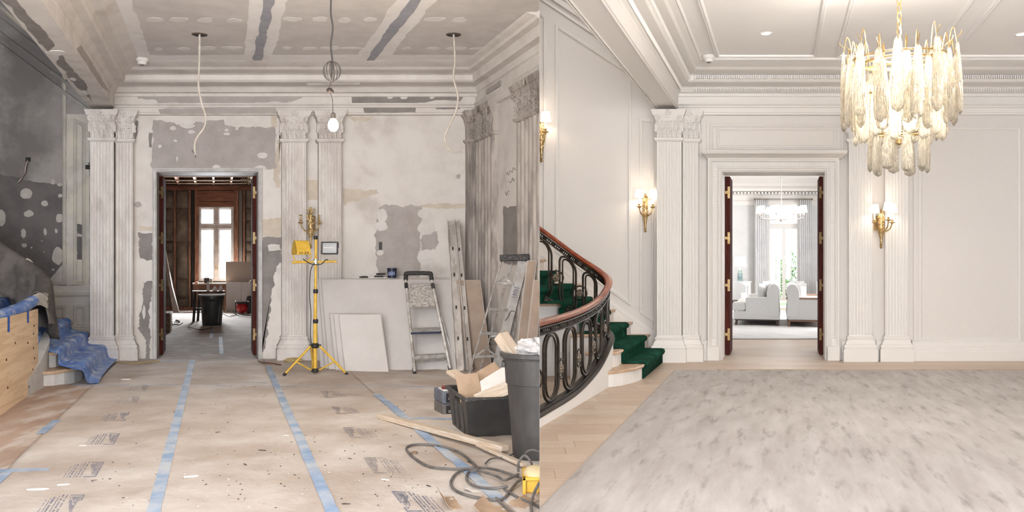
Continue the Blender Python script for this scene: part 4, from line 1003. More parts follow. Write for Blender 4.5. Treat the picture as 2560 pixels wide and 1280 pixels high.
def sconce(H, px, py, V, arms, label, lit, S=1.0, clip=None, dep=0.0):
    """brass wall light; py is the height of its cups"""
    o = H.P(*H.at(px, py, V)); t = thing('wall_sconce', label, 'wall light', o)
    m = MT['brass_l'] if not lit else MT['brass']
    k = S
    mb = MB()
    mb.lathe([(.0,-.36*k),(.012*k,-.35*k),(.022*k,-.335*k),(.010*k,-.32*k),(.02*k,-.305*k),(.012*k,-.29*k),(.022*k,-.20*k),(.042*k,-.12*k),(.046*k,-.10*k),(.03*k,-.09*k),(.04*k,-.06*k),(.028*k,-.02*k),(.035*k,.03*k),(.03*k,.09*k),(.02*k,.13*k),(.03*k,.145*k),(.015*k,.17*k),(.0,.2*k)], 12, (0,-.05,0))
    mb.box(-.02*k,.02*k,-.05,dep,-.1*k,.1*k); bp = mb.build('backplate', m, t, smooth=True)
    mb = MB(); rnd = random.Random(int(px))
    for i in range(80): a = rnd.random()*PI; z = rnd.uniform(-.16,.2 if not lit else .14)*k; r = (.05 if not lit and z > 0 else .036)*k; mb.ball((math.cos(a)*r, -.05-math.sin(a)*r*.8, z), (rnd.uniform(.006,.012)*k, rnd.uniform(.006,.012)*k, rnd.uniform(.008,.018)*k), 6, 4)
    tag(mb.build('cast_ornament', m, bp, smooth=True), kind='stuff')
    for ax, ay, dz in arms:
        mb = MB(); mb.tube(spline([(0,-.06,-.10*k),(ax*.35,-.06+ay*.4,-.125*k),(ax*.8,-.06+ay*.85,-.08*k+dz*.4),(ax,-.06+ay,-.01*k+dz)], 8), [.009*k]*25, 8); ar = mb.build('arm', m, t, smooth=True)
        mb = MB(); mb.lathe([(.008*k,-.03*k),(.012*k,-.015*k),(.04*k,-.002*k),(.042*k,.004*k),(.014*k,.008*k),(.012*k,.02*k),(.018*k,.03*k),(.022*k,.036*k),(.016*k,.04*k)], 12, (ax,-.06+ay,dz)); mb.build('drip_cup', m, ar, smooth=True)
        if lit:
            mb = MB(); mb.tube([(ax,-.06+ay,dz+.038*k),(ax,-.06+ay,dz+.12*k)], .011*k, 8); mb.build('candle_tube', MT['candle'], ar, smooth=True)
            mb = MB(); mb.lathe([(.066*k,.13*k),(.048*k,.245*k)], 20, (ax,-.06+ay,dz), cap=False); sh = mb.build('shade', MT['shade'], ar, smooth=True, clip=clip); so = sh.modifiers.new('thick', 'SOLIDIFY'); so.thickness = .002
            mb = MB(); mb.lathe([(.067*k,.128*k),(.0675*k,.133*k),(.066*k,.138*k)], 20, (ax,-.06+ay,dz), cap=False); mb.lathe([(.0485*k,.24*k),(.0495*k,.244*k),(.048*k,.248*k)], 20, (ax,-.06+ay,dz), cap=False); mb.build('shade_trim', MT['shade_trim'], sh, smooth=True, clip=clip)
            l = bpy.data.lights.new('sconce_bulb', 'POINT'); l.energy = 1.6; l.color = (1,.86,.68); l.shadow_soft_size = .03; lo = bpy.data.objects.new('sconce_bulb', l); COL.objects.link(lo); lo.parent = t; lo.location = (ax,-.06+ay,dz+.17*k)
        else:
            mb = MB(); mb.lathe([(.008*k,.04*k),(.008*k,.09*k),(.022*k,.1*k),(.024*k,.104*k)], 10, (ax,-.06+ay,dz)); mb.build('bobeche', m, ar, smooth=True)
    return t
sconce(HL, 779, 557, VW-.16, ((-.125,-.05,0),(.13,-.05,-.005)), 'bare brass sconce without shades between two fluted pilasters', False, 1.0, None, .16)

DW = mat('drywall_face', C(212,207,204), C(204,198,195), sc=1.4, rough=.9); DWe = mat('drywall_edge', C(186,178,171), rough=.9); DWB = mat('brown_board_face', C(170,152,138), C(156,138,124), sc=3, rough=.9); DWB2 = mat('tan_drywall', C(206,198,192), C(196,187,180), sc=2, rough=.9)
def sheetboard(label, u0, u1, vb, vt, zt, m, th=.016, zb=.012, du=0.0, name='plasterboard_sheet', group=None, clip='L'):
    """a board standing on its lower edge and leaning back; local frame along the lean"""
    t = thing(name, label, 'plasterboard', HL.P((u0+u1)/2, vb, zb), 0, group)
    a = Vector(HL.P(u0, vb, zb)); b = Vector(HL.P(u1, vb, zb)); c = Vector(HL.P(u1+du, vt, zt)); d = Vector(HL.P(u0+du, vt, zt)); n = (b-a).cross(d-a).normalized()
    if n.y > 0: n = -n
    mb = MB(); mb.hexa([a, b, b-n*th, a-n*th, d, c, c-n*th, d-n*th]); mb.build('core', m, t, world=True, clip=clip)
    mb = MB(); e = .006
    for p, q in ((a, d), (d, c), (b, c)): mb.bar(p-n*th*.5, q-n*th*.5, th+.003, e)
    mb.build('paper_edge', DWe, t, world=True, clip=clip)
    return t
sheetboard('rearmost plasterboard sheet showing a narrow strip left of the big sheets', HL.U(797,11.5), 3.25, 11.28, 12.02, 1.135, DW)
sheetboard('large plasterboard sheet in the middle of the leaning stack', HL.U(806,11.5), 3.32, 11.16, 11.93, 1.135, DW)
sheetboard('large front plasterboard sheet leaning behind the small step ladder', HL.U(812,11.5), 3.22, 11.04, 11.84, 1.13, DW)
sheetboard('brown offcut board standing at the right end of the large sheets', 3.12, 3.42, 11.0, 11.5, 1.13, DWB)
sheetboard('narrow plasterboard offcut, leftmost of the small pieces by the tripod', HL.U(840,11.0), HL.U(940,11.0), 10.99, 11.35, .70, DW, du=-.03)
sheetboard('middle small plasterboard offcut in front of the big sheets', HL.U(848,11.0), HL.U(955,11.0), 10.93, 11.28, .70, DW, du=-.03)
sheetboard('small square plasterboard offcut standing foremost by the tripod', HL.U(863,10.9), HL.U(969,10.9), 10.86, 11.2, .70, DW, du=-.035)
# tools lying on the top edge of the sheets
zE = 1.150
t = thing('filler_tub', 'dark blue tub of filler on top of the plasterboard sheets', 'tub', (W(980,680,11.9)[0], 11.9, zE))
mb = MB(); mb.lathe([(.058,0),(.066,.115),(.07,.118),(.07,.13),(.062,.132)], 20); mb.build('tub_body', mat('navy_tub', C(34,40,62), rough=.4), t, smooth=True)
mb = MB(); mb.lathe([(.0625,.035),(.0655,.085)], 8, a0=-PI*.75, a1=-PI*.25, cap=False); mb.lathe([(.0645,.035),(.0665,.085)], 8, a0=-PI*.75, a1=-PI*.25, cap=False); mb.build('paper_label', mat('tub_label', C(150,160,186), C(80,92,130), sc=60, rough=.7), t)
for k, (px, lab) in enumerate(((950,'black finishing trowel stacked on top, beside the filler tub'),(945,'black finishing trowel lying under another one by the filler tub'))):
    t = thing('trowel', lab, 'trowel', (W(px,690,11.9)[0], 11.9, zE+(0 if k else .03)), .1 if k else -.12)
    mb = MB(); mb.box(-.12,.12,-.035,.035,.001,.004); mb.build('blade', MT['steel'], t)
    mb = MB(); mb.tube([(-.05,0,.02),(.07,0,.022)], .014, 10); mb.tube([(.0,0,.004),(.0,0,.02)], .007, 6); mb.build('handle', MT['black'], t, smooth=True)
t = thing('putty_knife', 'black handled putty knife lying left of the trowels', 'putty knife', (W(903,690,11.9)[0], 11.9, zE), .05)
mb = MB(); mb.add([(-.11,-.02,.001),(-.02,-.008,.001),(-.02,.008,.001),(-.11,.02,.001),(-.11,-.02,.003),(-.02,-.008,.004),(-.02,.008,.004),(-.11,.02,.003)],[(0,3,2,1),(4,5,6,7),(0,1,5,4),(1,2,6,5),(2,3,7,6),(3,0,4,7)]); mb.build('blade', MT['steel'], t)
mb = MB(); mb.tube([(-.03,0,.008),(.02,0,.012),(.09,0,.011)], [.007,.013,.01], 8); mb.build('handle', MT['black'], t, smooth=True)

ALU = mat('worn_aluminium', C(206,203,200), C(172,166,160), C(150,142,136), sc=12, sc3=8, lo3=.55, hi3=.7, rough=.5, metal=.35)
def step_ladder():
    BL = Vector(WF(1037, 936)); BR = Vector(WF(1126, 929)); vt = 11.35; TL = Vector(W(1014, 694, vt)); TR = Vector(W(1078, 694, vt)); up = (TL-BL).normalized()
    t = thing('step_ladder', 'small aluminium step ladder with black top leaning on the plasterboard', 'ladder', (BL+BR)/2)
    back = Vector((0, .12, 0))
    for a, b in ((BL, TL), (BR, TR)):
        mb = MB(); mb.bar(a+Vector((0,0,.03)), b, .034, .05, (0,1,0)); r = mb.build('front_rail', ALU, t, world=True, bevel=.006)
        mb = MB(); mb.bar(a, a.lerp(b, .06), .04, .055, (0,1,0)); mb.build('rubber_foot', MT['black'], r, world=True, bevel=.004)
        mb = MB(); p = a.lerp(b, .875); q = a.lerp(b, .935); mb.bar(p, q, .042, .06, (0,1,0)); mb.build('hinge_sleeve', MT['black'], r, world=True, bevel=.004)
        a2 = a+back+Vector((.05 if a is BR else -.03, .12, 0)); a2.z = .012; b2 = a.lerp(b, .86)+Vector((0,.05,0)); mb = MB(); mb.bar(a2, b2, .022, .03, (0,1,0)); mb.build('rear_rail', ALU, t, world=True, bevel=.004)
    mb = MB(); pts = [TL.lerp(BL, .03), TL+Vector((.005,0,.03)), TL+Vector((.03,0,.055)), TR+Vector((-.03,0,.055)), TR+Vector((-.005,0,.03)), TR.lerp(BR, .03)]
    mb.tube(spline(pts, 6), .028, 10); mb.build('top_handle', mat('speckled_black', C(44,42,42), C(150,146,142), sc=90, lo=.6, hi=.68, rough=.6), t, world=True, smooth=True)
    def lv(f): return BL.lerp(TL, f), BR.lerp(TR, f)
    def step(f, dep, th, m, nm, tilt=0.0):
        a, b = lv(f); y = Vector((0,1,0)); mb = MB()
        c = (a+b)/2; w = (b-a).length; xd = (b-a).normalized(); yd = Vector((0, math.cos(tilt), math.sin(tilt))); zd = xd.cross(yd).normalized(); R = Matrix((xd, yd, zd)).transposed()
        mb.obox(c+yd*dep*.25, (w-.02, dep, th), R); o = mb.build(nm, m, t, world=True, bevel=.004); return c, w, R, yd, o
    c, w, R, yd, o = step(.745, .40, .02, mat('splattered_platform', C(206,200,194), C(160,152,146), C(110,104,100), sc=30, sc3=40, lo3=.6, hi3=.66, rough=.7), 'platform', .75)
    c, w, R, yd, o = step(.42, .30, .03, mat('navy_step', C(58,64,84), rough=.6), 'step', .1)
    for k in range(5): mb = MB(); mb.obox(c+yd*(-.06+k*.055)+Vector((0,0,.018)), (w-.03, .026, .006), R); mb.build('grip_ridge', ALU, o, world=True)
    c, w, R, yd, o = step(.165, .16, .045, ALU, 'step', .0)
    for sgn, (a, b) in ((1, (BL, TL)), (-1, (BR, TR))):
        mb = MB(); p = a.lerp(b, .145)+Vector((sgn*.07,.04,0)); mb.bar(p, a.lerp(b, .085)+Vector((0,.02,0)), .012, .012); mb.build('brace', ALU, t, world=True)
    a, b = lv(.115); mb = MB(); mb.tube([a+Vector((0,.1,0)), b+Vector((0,.1,0))], .008, 8); mb.build('rear_crossbar', ALU, t, world=True)
step_ladder()
ZN = mat('galvanised_stud', C(212,206,201), C(194,187,181), C(176,168,161), sc=8, sc3=5, st=(1,1,.3), rough=.5, metal=.3)
for (tp, w, bx, lab, dv) in (((1128,553),20,1150,'wider galvanised steel stud leaning in the corner',0),((1142,555),12,1176,'thinner galvanised steel stud leaning beside the wider one',.05)):
    top = Vector(W(tp[0], tp[1], 12.02-dv)); bot = Vector(((bx-1280)*(10.92-dv)/F, 10.92-dv, .012)); ww = w*12/F; t = thing('steel_stud', lab, 'metal stud', bot, 0, None)
    ax = (top-bot).normalized(); x = Vector((1,0,0)); x = (x-ax*x.dot(ax)).normalized(); y = ax.cross(x).normalized()
    if y.y > 0: y = -y
    sec = [(-ww/2,0),(ww/2,0),(ww/2,.05),(ww/2-.01,.05),(ww/2-.01,.008),(-ww/2+.01,.008),(-ww/2+.01,.05),(-ww/2,.05)]
    mb = MB(); mb.prism(sec, 0, (top-bot).length, lambda p, q, h: bot+ax*h+x*p+y*q); mb.build('channel', ZN, t, world=True)
    for f in (.2,.4,.62,.8):
        mb = MB(); c = bot+ax*((top-bot).length*f)+y*.009; mb.obox(c, (.02, .004, .05), Matrix((x, y, ax)).transposed()); mb.build('punched_slot', MT['black'], t, world=True)
def tall_ladder():
    vb, vt = 10.62, 9.98
    t = thing('folding_ladder', 'tall aluminium folding ladder with black cap in the corner', 'ladder', Vector(WF(1205, 935)))
    BL, TL = Vector(WF(1172, 937)), Vector(W(1254, 652, vt)); BR, TR = Vector(WF(1238, 931)), Vector(W(1308, 652, vt))
    mb = MB(); mb.bar(BL, TL, .022, .06, (0,1,0)); mb.build('front_rail', ALU, t, world=True, bevel=.004)
    face = mat('brushed_rail_face', C(222,220,219), C(198,194,190), sc=9, st=(1,1,.3), rough=.5, metal=.25)
    mb = MB(); mb.bar(BR, TR, .115, .03, (0,1,0)); r = mb.build('front_rail', face, t, world=True, bevel=.004)
    off = Vector((.10,.12,0)); mb = MB(); mb.bar(BR+off+Vector((.02,0,.01)), TR+off*.5, .05, .03, (0,1,0)); mb.build('rear_rail', ALU, t, world=True, bevel=.004)
    off2 = Vector((.12,.16,0)); mb = MB(); mb.bar(BL+off2, TL+Vector((.12,.1,-.02)), .022, .03, (0,1,0)); mb.build('rear_rail', ALU, t, world=True, bevel=.004)
    for py in (704, 768, 829, 889):
        f = (937-py)/(937-652); a = BL.lerp(TL, f); b = BR.lerp(TR, f-.01)-Vector((.05,0,0)); mb = MB(); mb.bar(a, b, .07, .035, (0,0,1)); mb.build('rung', ALU, t, world=True, bevel=.004)
    for f in (.16, .80):
        a = BL.lerp(TL, f); mb = MB(); mb.bar(a, a+Vector((.12,.03,.09)), .012, .02); mb.build('brace', ALU, t, world=True)
        b = BR.lerp(TR, f)-Vector((.04,0,0)); mb = MB(); mb.bar(b, b+Vector((-.12,.03,.09)), .012, .02); mb.build('brace', ALU, t, world=True)
    for f in (.35, .6):
        a = (BL+off2).lerp(TL+Vector((.12,.1,-.02)), f); mb = MB(); mb.bar(a, a+Vector((.2,0,.01)), .014, .02); mb.build('rear_crossbar', ALU, t, world=True)
    cap = mat('paint_spotted_cap', C(52,50,50), C(176,172,168), sc=70, lo=.6, hi=.7, rough=.6)
    mb = MB(); mb.bar(TL+Vector((-.02,.0,.03)), TR+Vector((.07,.0,.04)), .14, .075); mb.build('top_cap', cap, t, world=True, bevel=.01, seg=2)
    # scribbled lettering and spreader strap on the wide rail
    ax = (TR-BR).normalized(); x = Vector((1,0,0)); x = (x-ax*x.dot(ax)).normalized(); n = x.cross(ax)
    if n.y > 0: n = -n
    ink = mat('blue_marker', C(98,104,132), rough=.8)
    mb = MB(); base = BR.lerp(TR, .70)+n*.018
    import_shapes = [[(-.02,0),(.02,0),(.02,.012)],[(-.02,.03),(0,.022),(.02,.03),(0,.042),(-.02,.03)],[(.02,.055),(-.015,.055),(-.02,.065),(-.015,.075),(.02,.075)],[(-.02,.09),(.02,.09)],[(.015,.105),(.02,.112),(.005,.118),(-.005,.108),(-.02,.115),(-.015,.124)]]
    for sh in import_shapes: mb.tube([base+x*p[0]*1.3+ax*(p[1]*1.2) for p in sh], .003, 5)
    mb.build('marker_scribble', ink, r, world=True)
    mb = MB(); b2 = BR.lerp(TR, .55)+n*.02; mb.tube(spline([b2+x*.05+ax*.05, b2+x*.0+ax*.05, b2-x*.015-ax*.04, b2-x*.04-ax*.10], 6), .006, 6); mb.build('spreader_strap', mat('grey_strap', C(120,112,104), rough=.8), t, world=True)
    mb = MB(); mb.obox(BR.lerp(TR, .38)+n*.017, (.05, .003, .07), Matrix((x, -n, ax)).transposed()); mb.build('worn_sticker', mat('sticker', C(206,196,160), rough=.8), r, world=True)
tall_ladder()
sheetboard('brown faced board with a bright edge leaning just behind the tall ladder', HL.U(1284,9.74), HL.U(1304,9.74), 9.76, 9.66, 1.38, DWB, .02, du=.13)
sheetboard('second brown faced board leaning at the hall edge beside the bin', HL.U(1306,9.5), HL.U(1326,9.5), 9.5, 9.42, 1.17, DWB, .02, du=.10)

# ---------------------------------------------------------------- tote, bin, tool case, timber
TOTE = mat('black_tote_plastic', C(40,39,39), C(54,52,50), sc=4, rough=.42, spec=.5)
def tote():
    c = Vector(WF(1172, 1099)); rz = .27; t = thing('storage_tote', 'open black plastic tote full of offcuts', 'storage tote', c, rz)
    L, D, Hh, tp = .50, .62, .325, .035
    def ring(z, o): return [(-o, -o, z), (L+o, -o, z), (L+o, D+o, z), (-o, D+o, z)]
    mb = MB(); o1 = tp; R = [ring(.005, 0), ring(Hh, o1), ring(Hh, o1-.008), ring(.015, -.008)]; vs = sum(R, []); fs = [(0,1,2,3), (12,13,14,15)]
    for i in range(3):
        for k in range(4): l = (k+1) % 4; fs.append((i*4+k, i*4+l, (i+1)*4+l, (i+1)*4+k))
    mb.add(vs, fs); mb.build('body', TOTE, t, clip='L', bevel=.012, seg=2)
    mb = MB(); mb.tube([(a, b, Hh-.008) for a, b, _ in ring(0, tp+.008)], .018, 6, closed=True); mb.build('rim', mat('dusty_black_rim', C(66,64,63), C(150,146,142), sc=30, lo=.55, hi=.75, rough=.6), t, clip='L')
    for y in (.12, .30, .48):
        mb = MB(); mb.hexa([(-.012,y,.03),(.0,y,.03),(.0,y+.022,.03),(-.012,y+.022,.03),(-.03,y,.24),(-.02,y,.24),(-.02,y+.022,.24),(-.03,y+.022,.24)]); mb.build('moulded_rib', TOTE, t)
    mb = MB(); mb.box(-.045,-.02,.22,.36,.255,.285); mb.build('hand_grip', MT['black'], t, bevel=.005)
    return t
tote()
CARD = mat('cardboard', C(184,158,134), C(168,142,118), sc=4, rough=.9); LUMB = mat('pale_lumber', C(206,188,168), C(188,168,147), C(210,197,182), sc=4, sc3=3, st=(1,9,9), coord='obj', rough=.75)
WBRD = mat('white_board', C(222,216,210), C(208,200,193), sc=3, rough=.85)
def plankpx(a, b, w, th, m, label, name, cat, twist=(0,0,1), clip=None):
    a = Vector(a); b = Vector(b); c = (a+b)/2; t = (b-a).normalized(); up = Vector(twist); y = up.cross(t).normalized(); z = t.cross(y).normalized()
    o = MB(); L = (b-a).length; o.box(-L/2, L/2, -w/2, w/2, -th/2, th/2)
    me = o; ob = make(name, [tuple(Vector(p)) for p in me.v], me.f, m, None); ob.data.transform(Matrix.Translation(ob.location)); M4 = Matrix((t, y, z)).transposed().to_4x4(); M4.translation = c
    if clip:
        bm = bmesh.new(); bm.from_mesh(ob.data); bm.transform(M4); r = bmesh.ops.bisect_plane(bm, geom=bm.verts[:]+bm.edges[:]+bm.faces[:], plane_co=(-.001,0,0), plane_no=Vector((1,-CUTK,0)), clear_outer=True)
        bmesh.ops.holes_fill(bm, edges=[e for e in bm.edges if e.is_boundary], sides=0); bm.transform(M4.inverted()); bm.to_mesh(ob.data); bm.free()
    ob.matrix_basis = M4; bv = ob.modifiers.new('bevel', 'BEVEL'); bv.width = min(.003, th*.3); bv.limit_method = 'ANGLE'
    return tag(ob, label, cat)
plankpx(W(1128,928,7.45), W(1215,985,7.0), .10, .03, LUMB, 'pale wooden offcut sticking out of the tote to the left', 'wood_offcut', 'offcut', (.3,-.5,1))
plankpx(W(1166,935,7.05), W(1180,1003,6.95), .19, .012, CARD, 'brown cardboard flap standing in the middle of the tote', 'cardboard_piece', 'cardboard', (.35,-1,.2))
plankpx(W(1172,962,7.2), W(1246,918,7.3), .12, .015, CARD, 'brown board tilted up at the back of the tote', 'cardboard_piece', 'cardboard', (.15,-1,.7))
plankpx(W(1195,985,7.0), W(1275,935,7.1), .17, .015, WBRD, 'white board offcut slanting across the tote', 'board_offcut', 'offcut', (.1,-1,.8))
plankpx(W(1190,1003,6.9), W(1290,962,6.95), .12, .02, LUMB, 'long pale offcut lying over the front rim of the tote', 'wood_offcut', 'offcut', (.1,-.8,.8))
def toolcase():
    c = Vector((-.521, 7.854, 0)); t = thing('tool_case', 'small blue and grey case standing behind the tote', 'tool case', c, .35)
    mb = MB(); mb.box(-.10,.10,0,.30,.003,.105); mb.build('lower_half', mat('grey_case', C(112,108,106), C(96,92,90), sc=9, rough=.7), t, bevel=.008)
    mb = MB(); mb.box(-.102,.102,-.002,.302,.108,.215); up = mb.build('upper_half', mat('slate_case', C(92,96,110), C(116,118,126), sc=6, rough=.6), t, bevel=.008)
    mb = MB(); mb.box(-.07,.09,-.006,-.001,.12,.2); mb.box(-.07,.09,-.006,-.001,.02,.09); mb.build('vent_grille', MT['black'], t)
    for k in range(4): mb = MB(); mb.box(-.05,.07,-.010,-.004,.03+.012*k+(.09 if k > 1 else 0),.036+.012*k+(.09 if k > 1 else 0)); mb.build('vent_slat', MT['steel'], t)
    mb = MB(); mb.box(-.09,.06,.02,.2,.215,.228); mb.build('dust_tray', mat('white_dust', C(206,202,198), rough=.95), up, bevel=.004)
    mb = MB(); mb.tube([(-.08,.10,.242),(-.02,.06,.242)], .016, 8); mb.build('red_knob', mat('dark_red_grip', C(112,46,42), rough=.5), up, smooth=True)
toolcase()
def bin_():
    c = Vector((.19, 6.2, 0)); t = thing('rubbish_bin', 'tall charcoal plastic rubbish bin at the hall edge, filled with waste', 'rubbish bin', c)
    m = mat('charcoal_bin', C(66,64,64), C(80,77,76), C(100,97,95), sc=5, sc3=9, lo3=.6, hi3=.75, st=(1,1,.35), rough=.5, spec=.5)
    z1 = .735; mb = MB(); mb.lathe([(.0,.004),(.178,.004),(.185,.02),(.205,.30),(.222,.52),(.235,.525),(.245,z1-.04),(.262,z1-.035),(.265,z1),(.255,z1+.004),(.245,z1-.005),(.225,.53),(.19,.1),(.0,.09)], 40); mb.build('body', m, t, clip='L', smooth=True)
    mb = MB(); mb.lathe([(.262,z1-.03),(.276,z1-.022),(.276,z1+.004),(.262,z1+.010),(.25,z1+.004)], 40, cap=False); mb.build('rim', m, t, clip='L', smooth=True)
    mb = MB(); mb.box(-.262,-.236,-.05,.05,z1-.10,z1-.06); mb.build('grip', m, t, clip='L', bevel=.006)
bin_()
plankpx(W(1252,838,6.25), W(1296,905,6.15), .09, .075, LUMB, 'pale timber block sticking out of the rubbish bin', 'timber_block', 'offcut', (.6,-.6,.5))
def bag():
    mb = MB(); c = Vector(W(1335, 878, 6.2))
    def fn(a, b):
        th = a*2*PI; ph = b*PI; r = .135*(1+.28*nz(math.cos(th)*2.2, math.sin(th)*2.2, ph*2)+.16*nz(math.cos(th)*6, math.sin(th)*6, ph*5)); return tuple(c+Vector((r*math.sin(ph)*math.cos(th)*1.0, r*math.sin(ph)*math.sin(th)*1.1, r*math.cos(ph)*.62)))
    mb.sheet(fn, 56, 30); o = mb.build('plastic_bag', mat('crumpled_white_plastic', C(226,224,224), C(206,203,204), sc=12, rough=.3, bump=.5, bsc=30), None, clip='L', smooth=True)
    tag(o, 'crumpled white plastic bag stuffed in the rubbish bin', 'plastic bag')
bag()
plankpx(Vector(WF(952,1053))+Vector((0,0,.045)), Vector(WF(1262,1139))+Vector((0,0,.05)), .07, .04, LUMB, 'long timber batten lying in front of the tote', 'timber_batten', 'timber')
plankpx(Vector(WF(1196,1122))+Vector((0,0,.03)), Vector(WF(1310,1175))+Vector((0,0,.032)), .045, .022, LUMB, 'thin timber strip under the end of the long batten', 'timber_strip', 'timber')
CAB = mat('grey_rubber_cable', C(112,107,104), C(88,84,82), sc=10, rough=.55)
def cable(pts, r, label, name='extension_cord', m=None, n=10, clip='L'):
    P = []
    for q in pts: x, y, z = WF(q[0], q[1], q[2] if len(q) > 2 else .016); zz = q[2] if len(q) > 2 else .016; uu = x-HL.k*y; P.append((x, y, max(zz+.008, (paper_z(uu, y) if y < 12 else 0)+.013+(zz-.016))))
    mb = MB(); mb.tube(spline(P, n), r, 8); return tag(mb.build(name, m or CAB, None, clip=clip, smooth=True), label, 'cable')
cable([(1348,1190,.07),(1320,1196,.05),(1295,1209,.03),(1276,1234),(1257,1252),(1226,1254),(1176,1246),(1139,1231),(1127,1209,.02),(1145,1188,.02),(1182,1177,.02),(1232,1178,.025),(1292,1196,.03),(1300,1200,.03)], .0085, 'thick grey cable making the big front loop by the yellow unit')
cable([(1270,1224,.03),(1232,1228,.02),(1189,1221,.02),(1167,1206,.02),(1172,1189,.025),(1195,1180,.035),(1176,1155),(1148,1133),(1107,1121),(1064,1115),(1029,1119),(1016,1130),(1039,1152),(1076,1172),(1132,1179),(1180,1180,.03),(1240,1196,.03),(1262,1206,.04),(1296,1190,.05)], .0085, 'thick grey cable with the wide loop reaching out to the left')
cable([(1296,1184,.06),(1297,1160,.12),(1312,1143,.16),(1328,1160,.12),(1332,1180,.06)], .008, 'grey cable rising in a small loop beside the bin')
cable([(1348,1132,.18),(1330,1128,.19),(1316,1134,.17),(1312,1148,.12)], .0065, 'thin grey cable end arching in front of the bin')
cable([(1240,1250),(1262,1272),(1300,1300),(1348,1330)], .0075, 'grey cable trailing out of the lower edge')
cable([(1260,1230),(1300,1252),(1340,1268),(1370,1285)], .0075, 'grey cable running under the yellow unit')
cable([(1348,1215,.10),(1335,1240,.06),(1328,1268,.03),(1330,1300)], .009, 'heavy grey cable curving down in front of the yellow unit')
cable([(1212,1163),(1228,1150),(1262,1146),(1290,1134)], .006, 'short bent wire lying near the timber strip', 'bent_wire')
cable([(645,903),(655,909),(680,910),(703,914)], .006, 'dark red wire on the floor right of the doorway', 'loose_wire', mat('dark_red_wire', C(96,46,44), rough=.6))
cable([(290,907),(330,911),(370,907),(400,904)], .005, 'yellow cord on the floor between stairs and doorway', 'yellow_cord', mat('yellow_cord', C(190,164,98), rough=.7))
def yellow_unit():
    c = Vector(WF(1340, 1240)); c.x = CUTK*c.y-.07; t = thing('power_unit', 'yellow power unit with cream top among the cables', 'power unit', c)
    mb = MB(); mb.box(-.03,.12,-.02,.22,.02,.12); mb.build('yellow_body', YEL, t, clip='L', bevel=.008)
    mb = MB(); mb.box(-.03,-.01,-.05,-.02,.005,.12); mb.box(-.03,.12,-.05,-.02,.10,.12); mb.build('roll_frame', YEL, t, clip='L', bevel=.004)
    mb = MB(); mb.ball((.045,.06,.12), (.07,.10,.045), 18, 8); mb.build('cream_cover', mat('cream_plastic', C(214,196,156), rough=.5), t, clip='L', smooth=True)
    mb = MB(); mb.box(0,.1,.0,.2,.003,.025); mb.build('rubber_base', MT['black'], t, clip='L')
yellow_unit()
def scrap(px, py, su, sv, rz, label, curl=.05, m=None):
    x, y, z = WF(px, py); mb = MB(); R = Rz(rz)
    mb.sheet(lambda a, b: tuple(Vector((x, y, .014))+R@Vector(((a-.5)*su, (b-.5)*sv, curl*(max(0, .55-a)*1.8)**2+.01*nz(a*3, b*3, px)+.006))), 10, 6, th=(0,0,-.003))
    return tag(mb.build('cardboard_scrap', m or CARD, None, clip='L', smooth=True), label, 'cardboard')
scrap(1122, 1266, .10, .26, .25, 'curled cardboard scrap at the bottom edge left of the cables', .07)
scrap(1232, 1288, .16, .22, -.2, 'torn cardboard scrap under the trailing cable', .06)
scrap(1312, 1266, .10, .2, -.5, 'brown cardboard scrap below the yellow unit', .02)
tag(scrap(1180, 1232, .10, .08, .3, 'torn white paper scrap inside the cable loop', .02, WBRD), None, 'paper')
# crumpled finds on the floor
def lump(px, py, r, m, label, cat, name, flat=.6):
    x, y, z = WF(px, py); mb = MB()
    def fn(a, b):
        th = a*2*PI; ph = b*PI; rr = 1+.35*nz(math.cos(th)*2+px, math.sin(th)*2, ph*2); return (x+r[0]*rr*math.sin(ph)*math.cos(th), y+r[1]*rr*math.sin(ph)*math.sin(th), .012+r[2]+r[2]*rr*math.cos(ph))
    mb.sheet(fn, 24, 14); return tag(mb.build(name, m, None, smooth=True, clip='L'), label, cat)
lump(1035, 1141, (.028,.03,.012), mat('brown_pebble', C(150,126,104), C(120,98,80), sc=40, rough=.9), 'brown plaster lump inside the wide cable loop', 'debris', 'plaster_lump')
lump(735, 908, (.12,.06,.03), mat('yellowed_rag', C(196,176,128), C(160,138,92), sc=30, rough=.95, bump=.5, bsc=40), 'crumpled yellow rag at the foot of the pilaster', 'rag', 'crumpled_rag')
# countable splinters, and the fine grit as one
random.seed(11)
DK = mat('dark_splinter', C(66,58,54), rough=.9); WHT = mat('white_chip', C(216,208,200), rough=.9)
SPL = [(656,1133,.08,-.2,0,'thin dark splinter on the paper just left of the second tape strip'),(613,1168,.07,-.9,0,'dark upright-lying splinter midway between the two long tapes'),(236,1209,.05,.3,0,'dark chip below the second printed mark'),
 (875,1152,.05,-.6,0,'dark splinter left of the faded printed mark by the cable'),(1072,1222,.06,-.8,0,'bent dark splinter left of the big cable loop'),(866,1268,.07,-.1,0,'dark chip at the bottom right of the second tape'),(1175,1163,.09,-1.0,0,'dark sliver of wood inside the wide cable loop'),
 (545,1086,.06,.7,0,'dark crumb pair right of the first long tape'),(478,1200,.12,.4,1,'white plaster flake right of the first long tape near the bottom'),(95,1230,.16,.25,1,'long white plaster smear in the lower left corner'),(160,1220,.10,.3,1,'white plaster smear right of the long one in the corner'),
 (207,1120,.07,.1,1,'white plaster chip left of the printed marks'),(716,1096,.06,-.3,1,'white plaster chip beside the second tape halfway up'),(964,1208,.08,-.4,1,'white plaster chip between two printed marks by the cable'),(315,953,.14,.15,1,'white plaster streak near the foot of the stairs')]
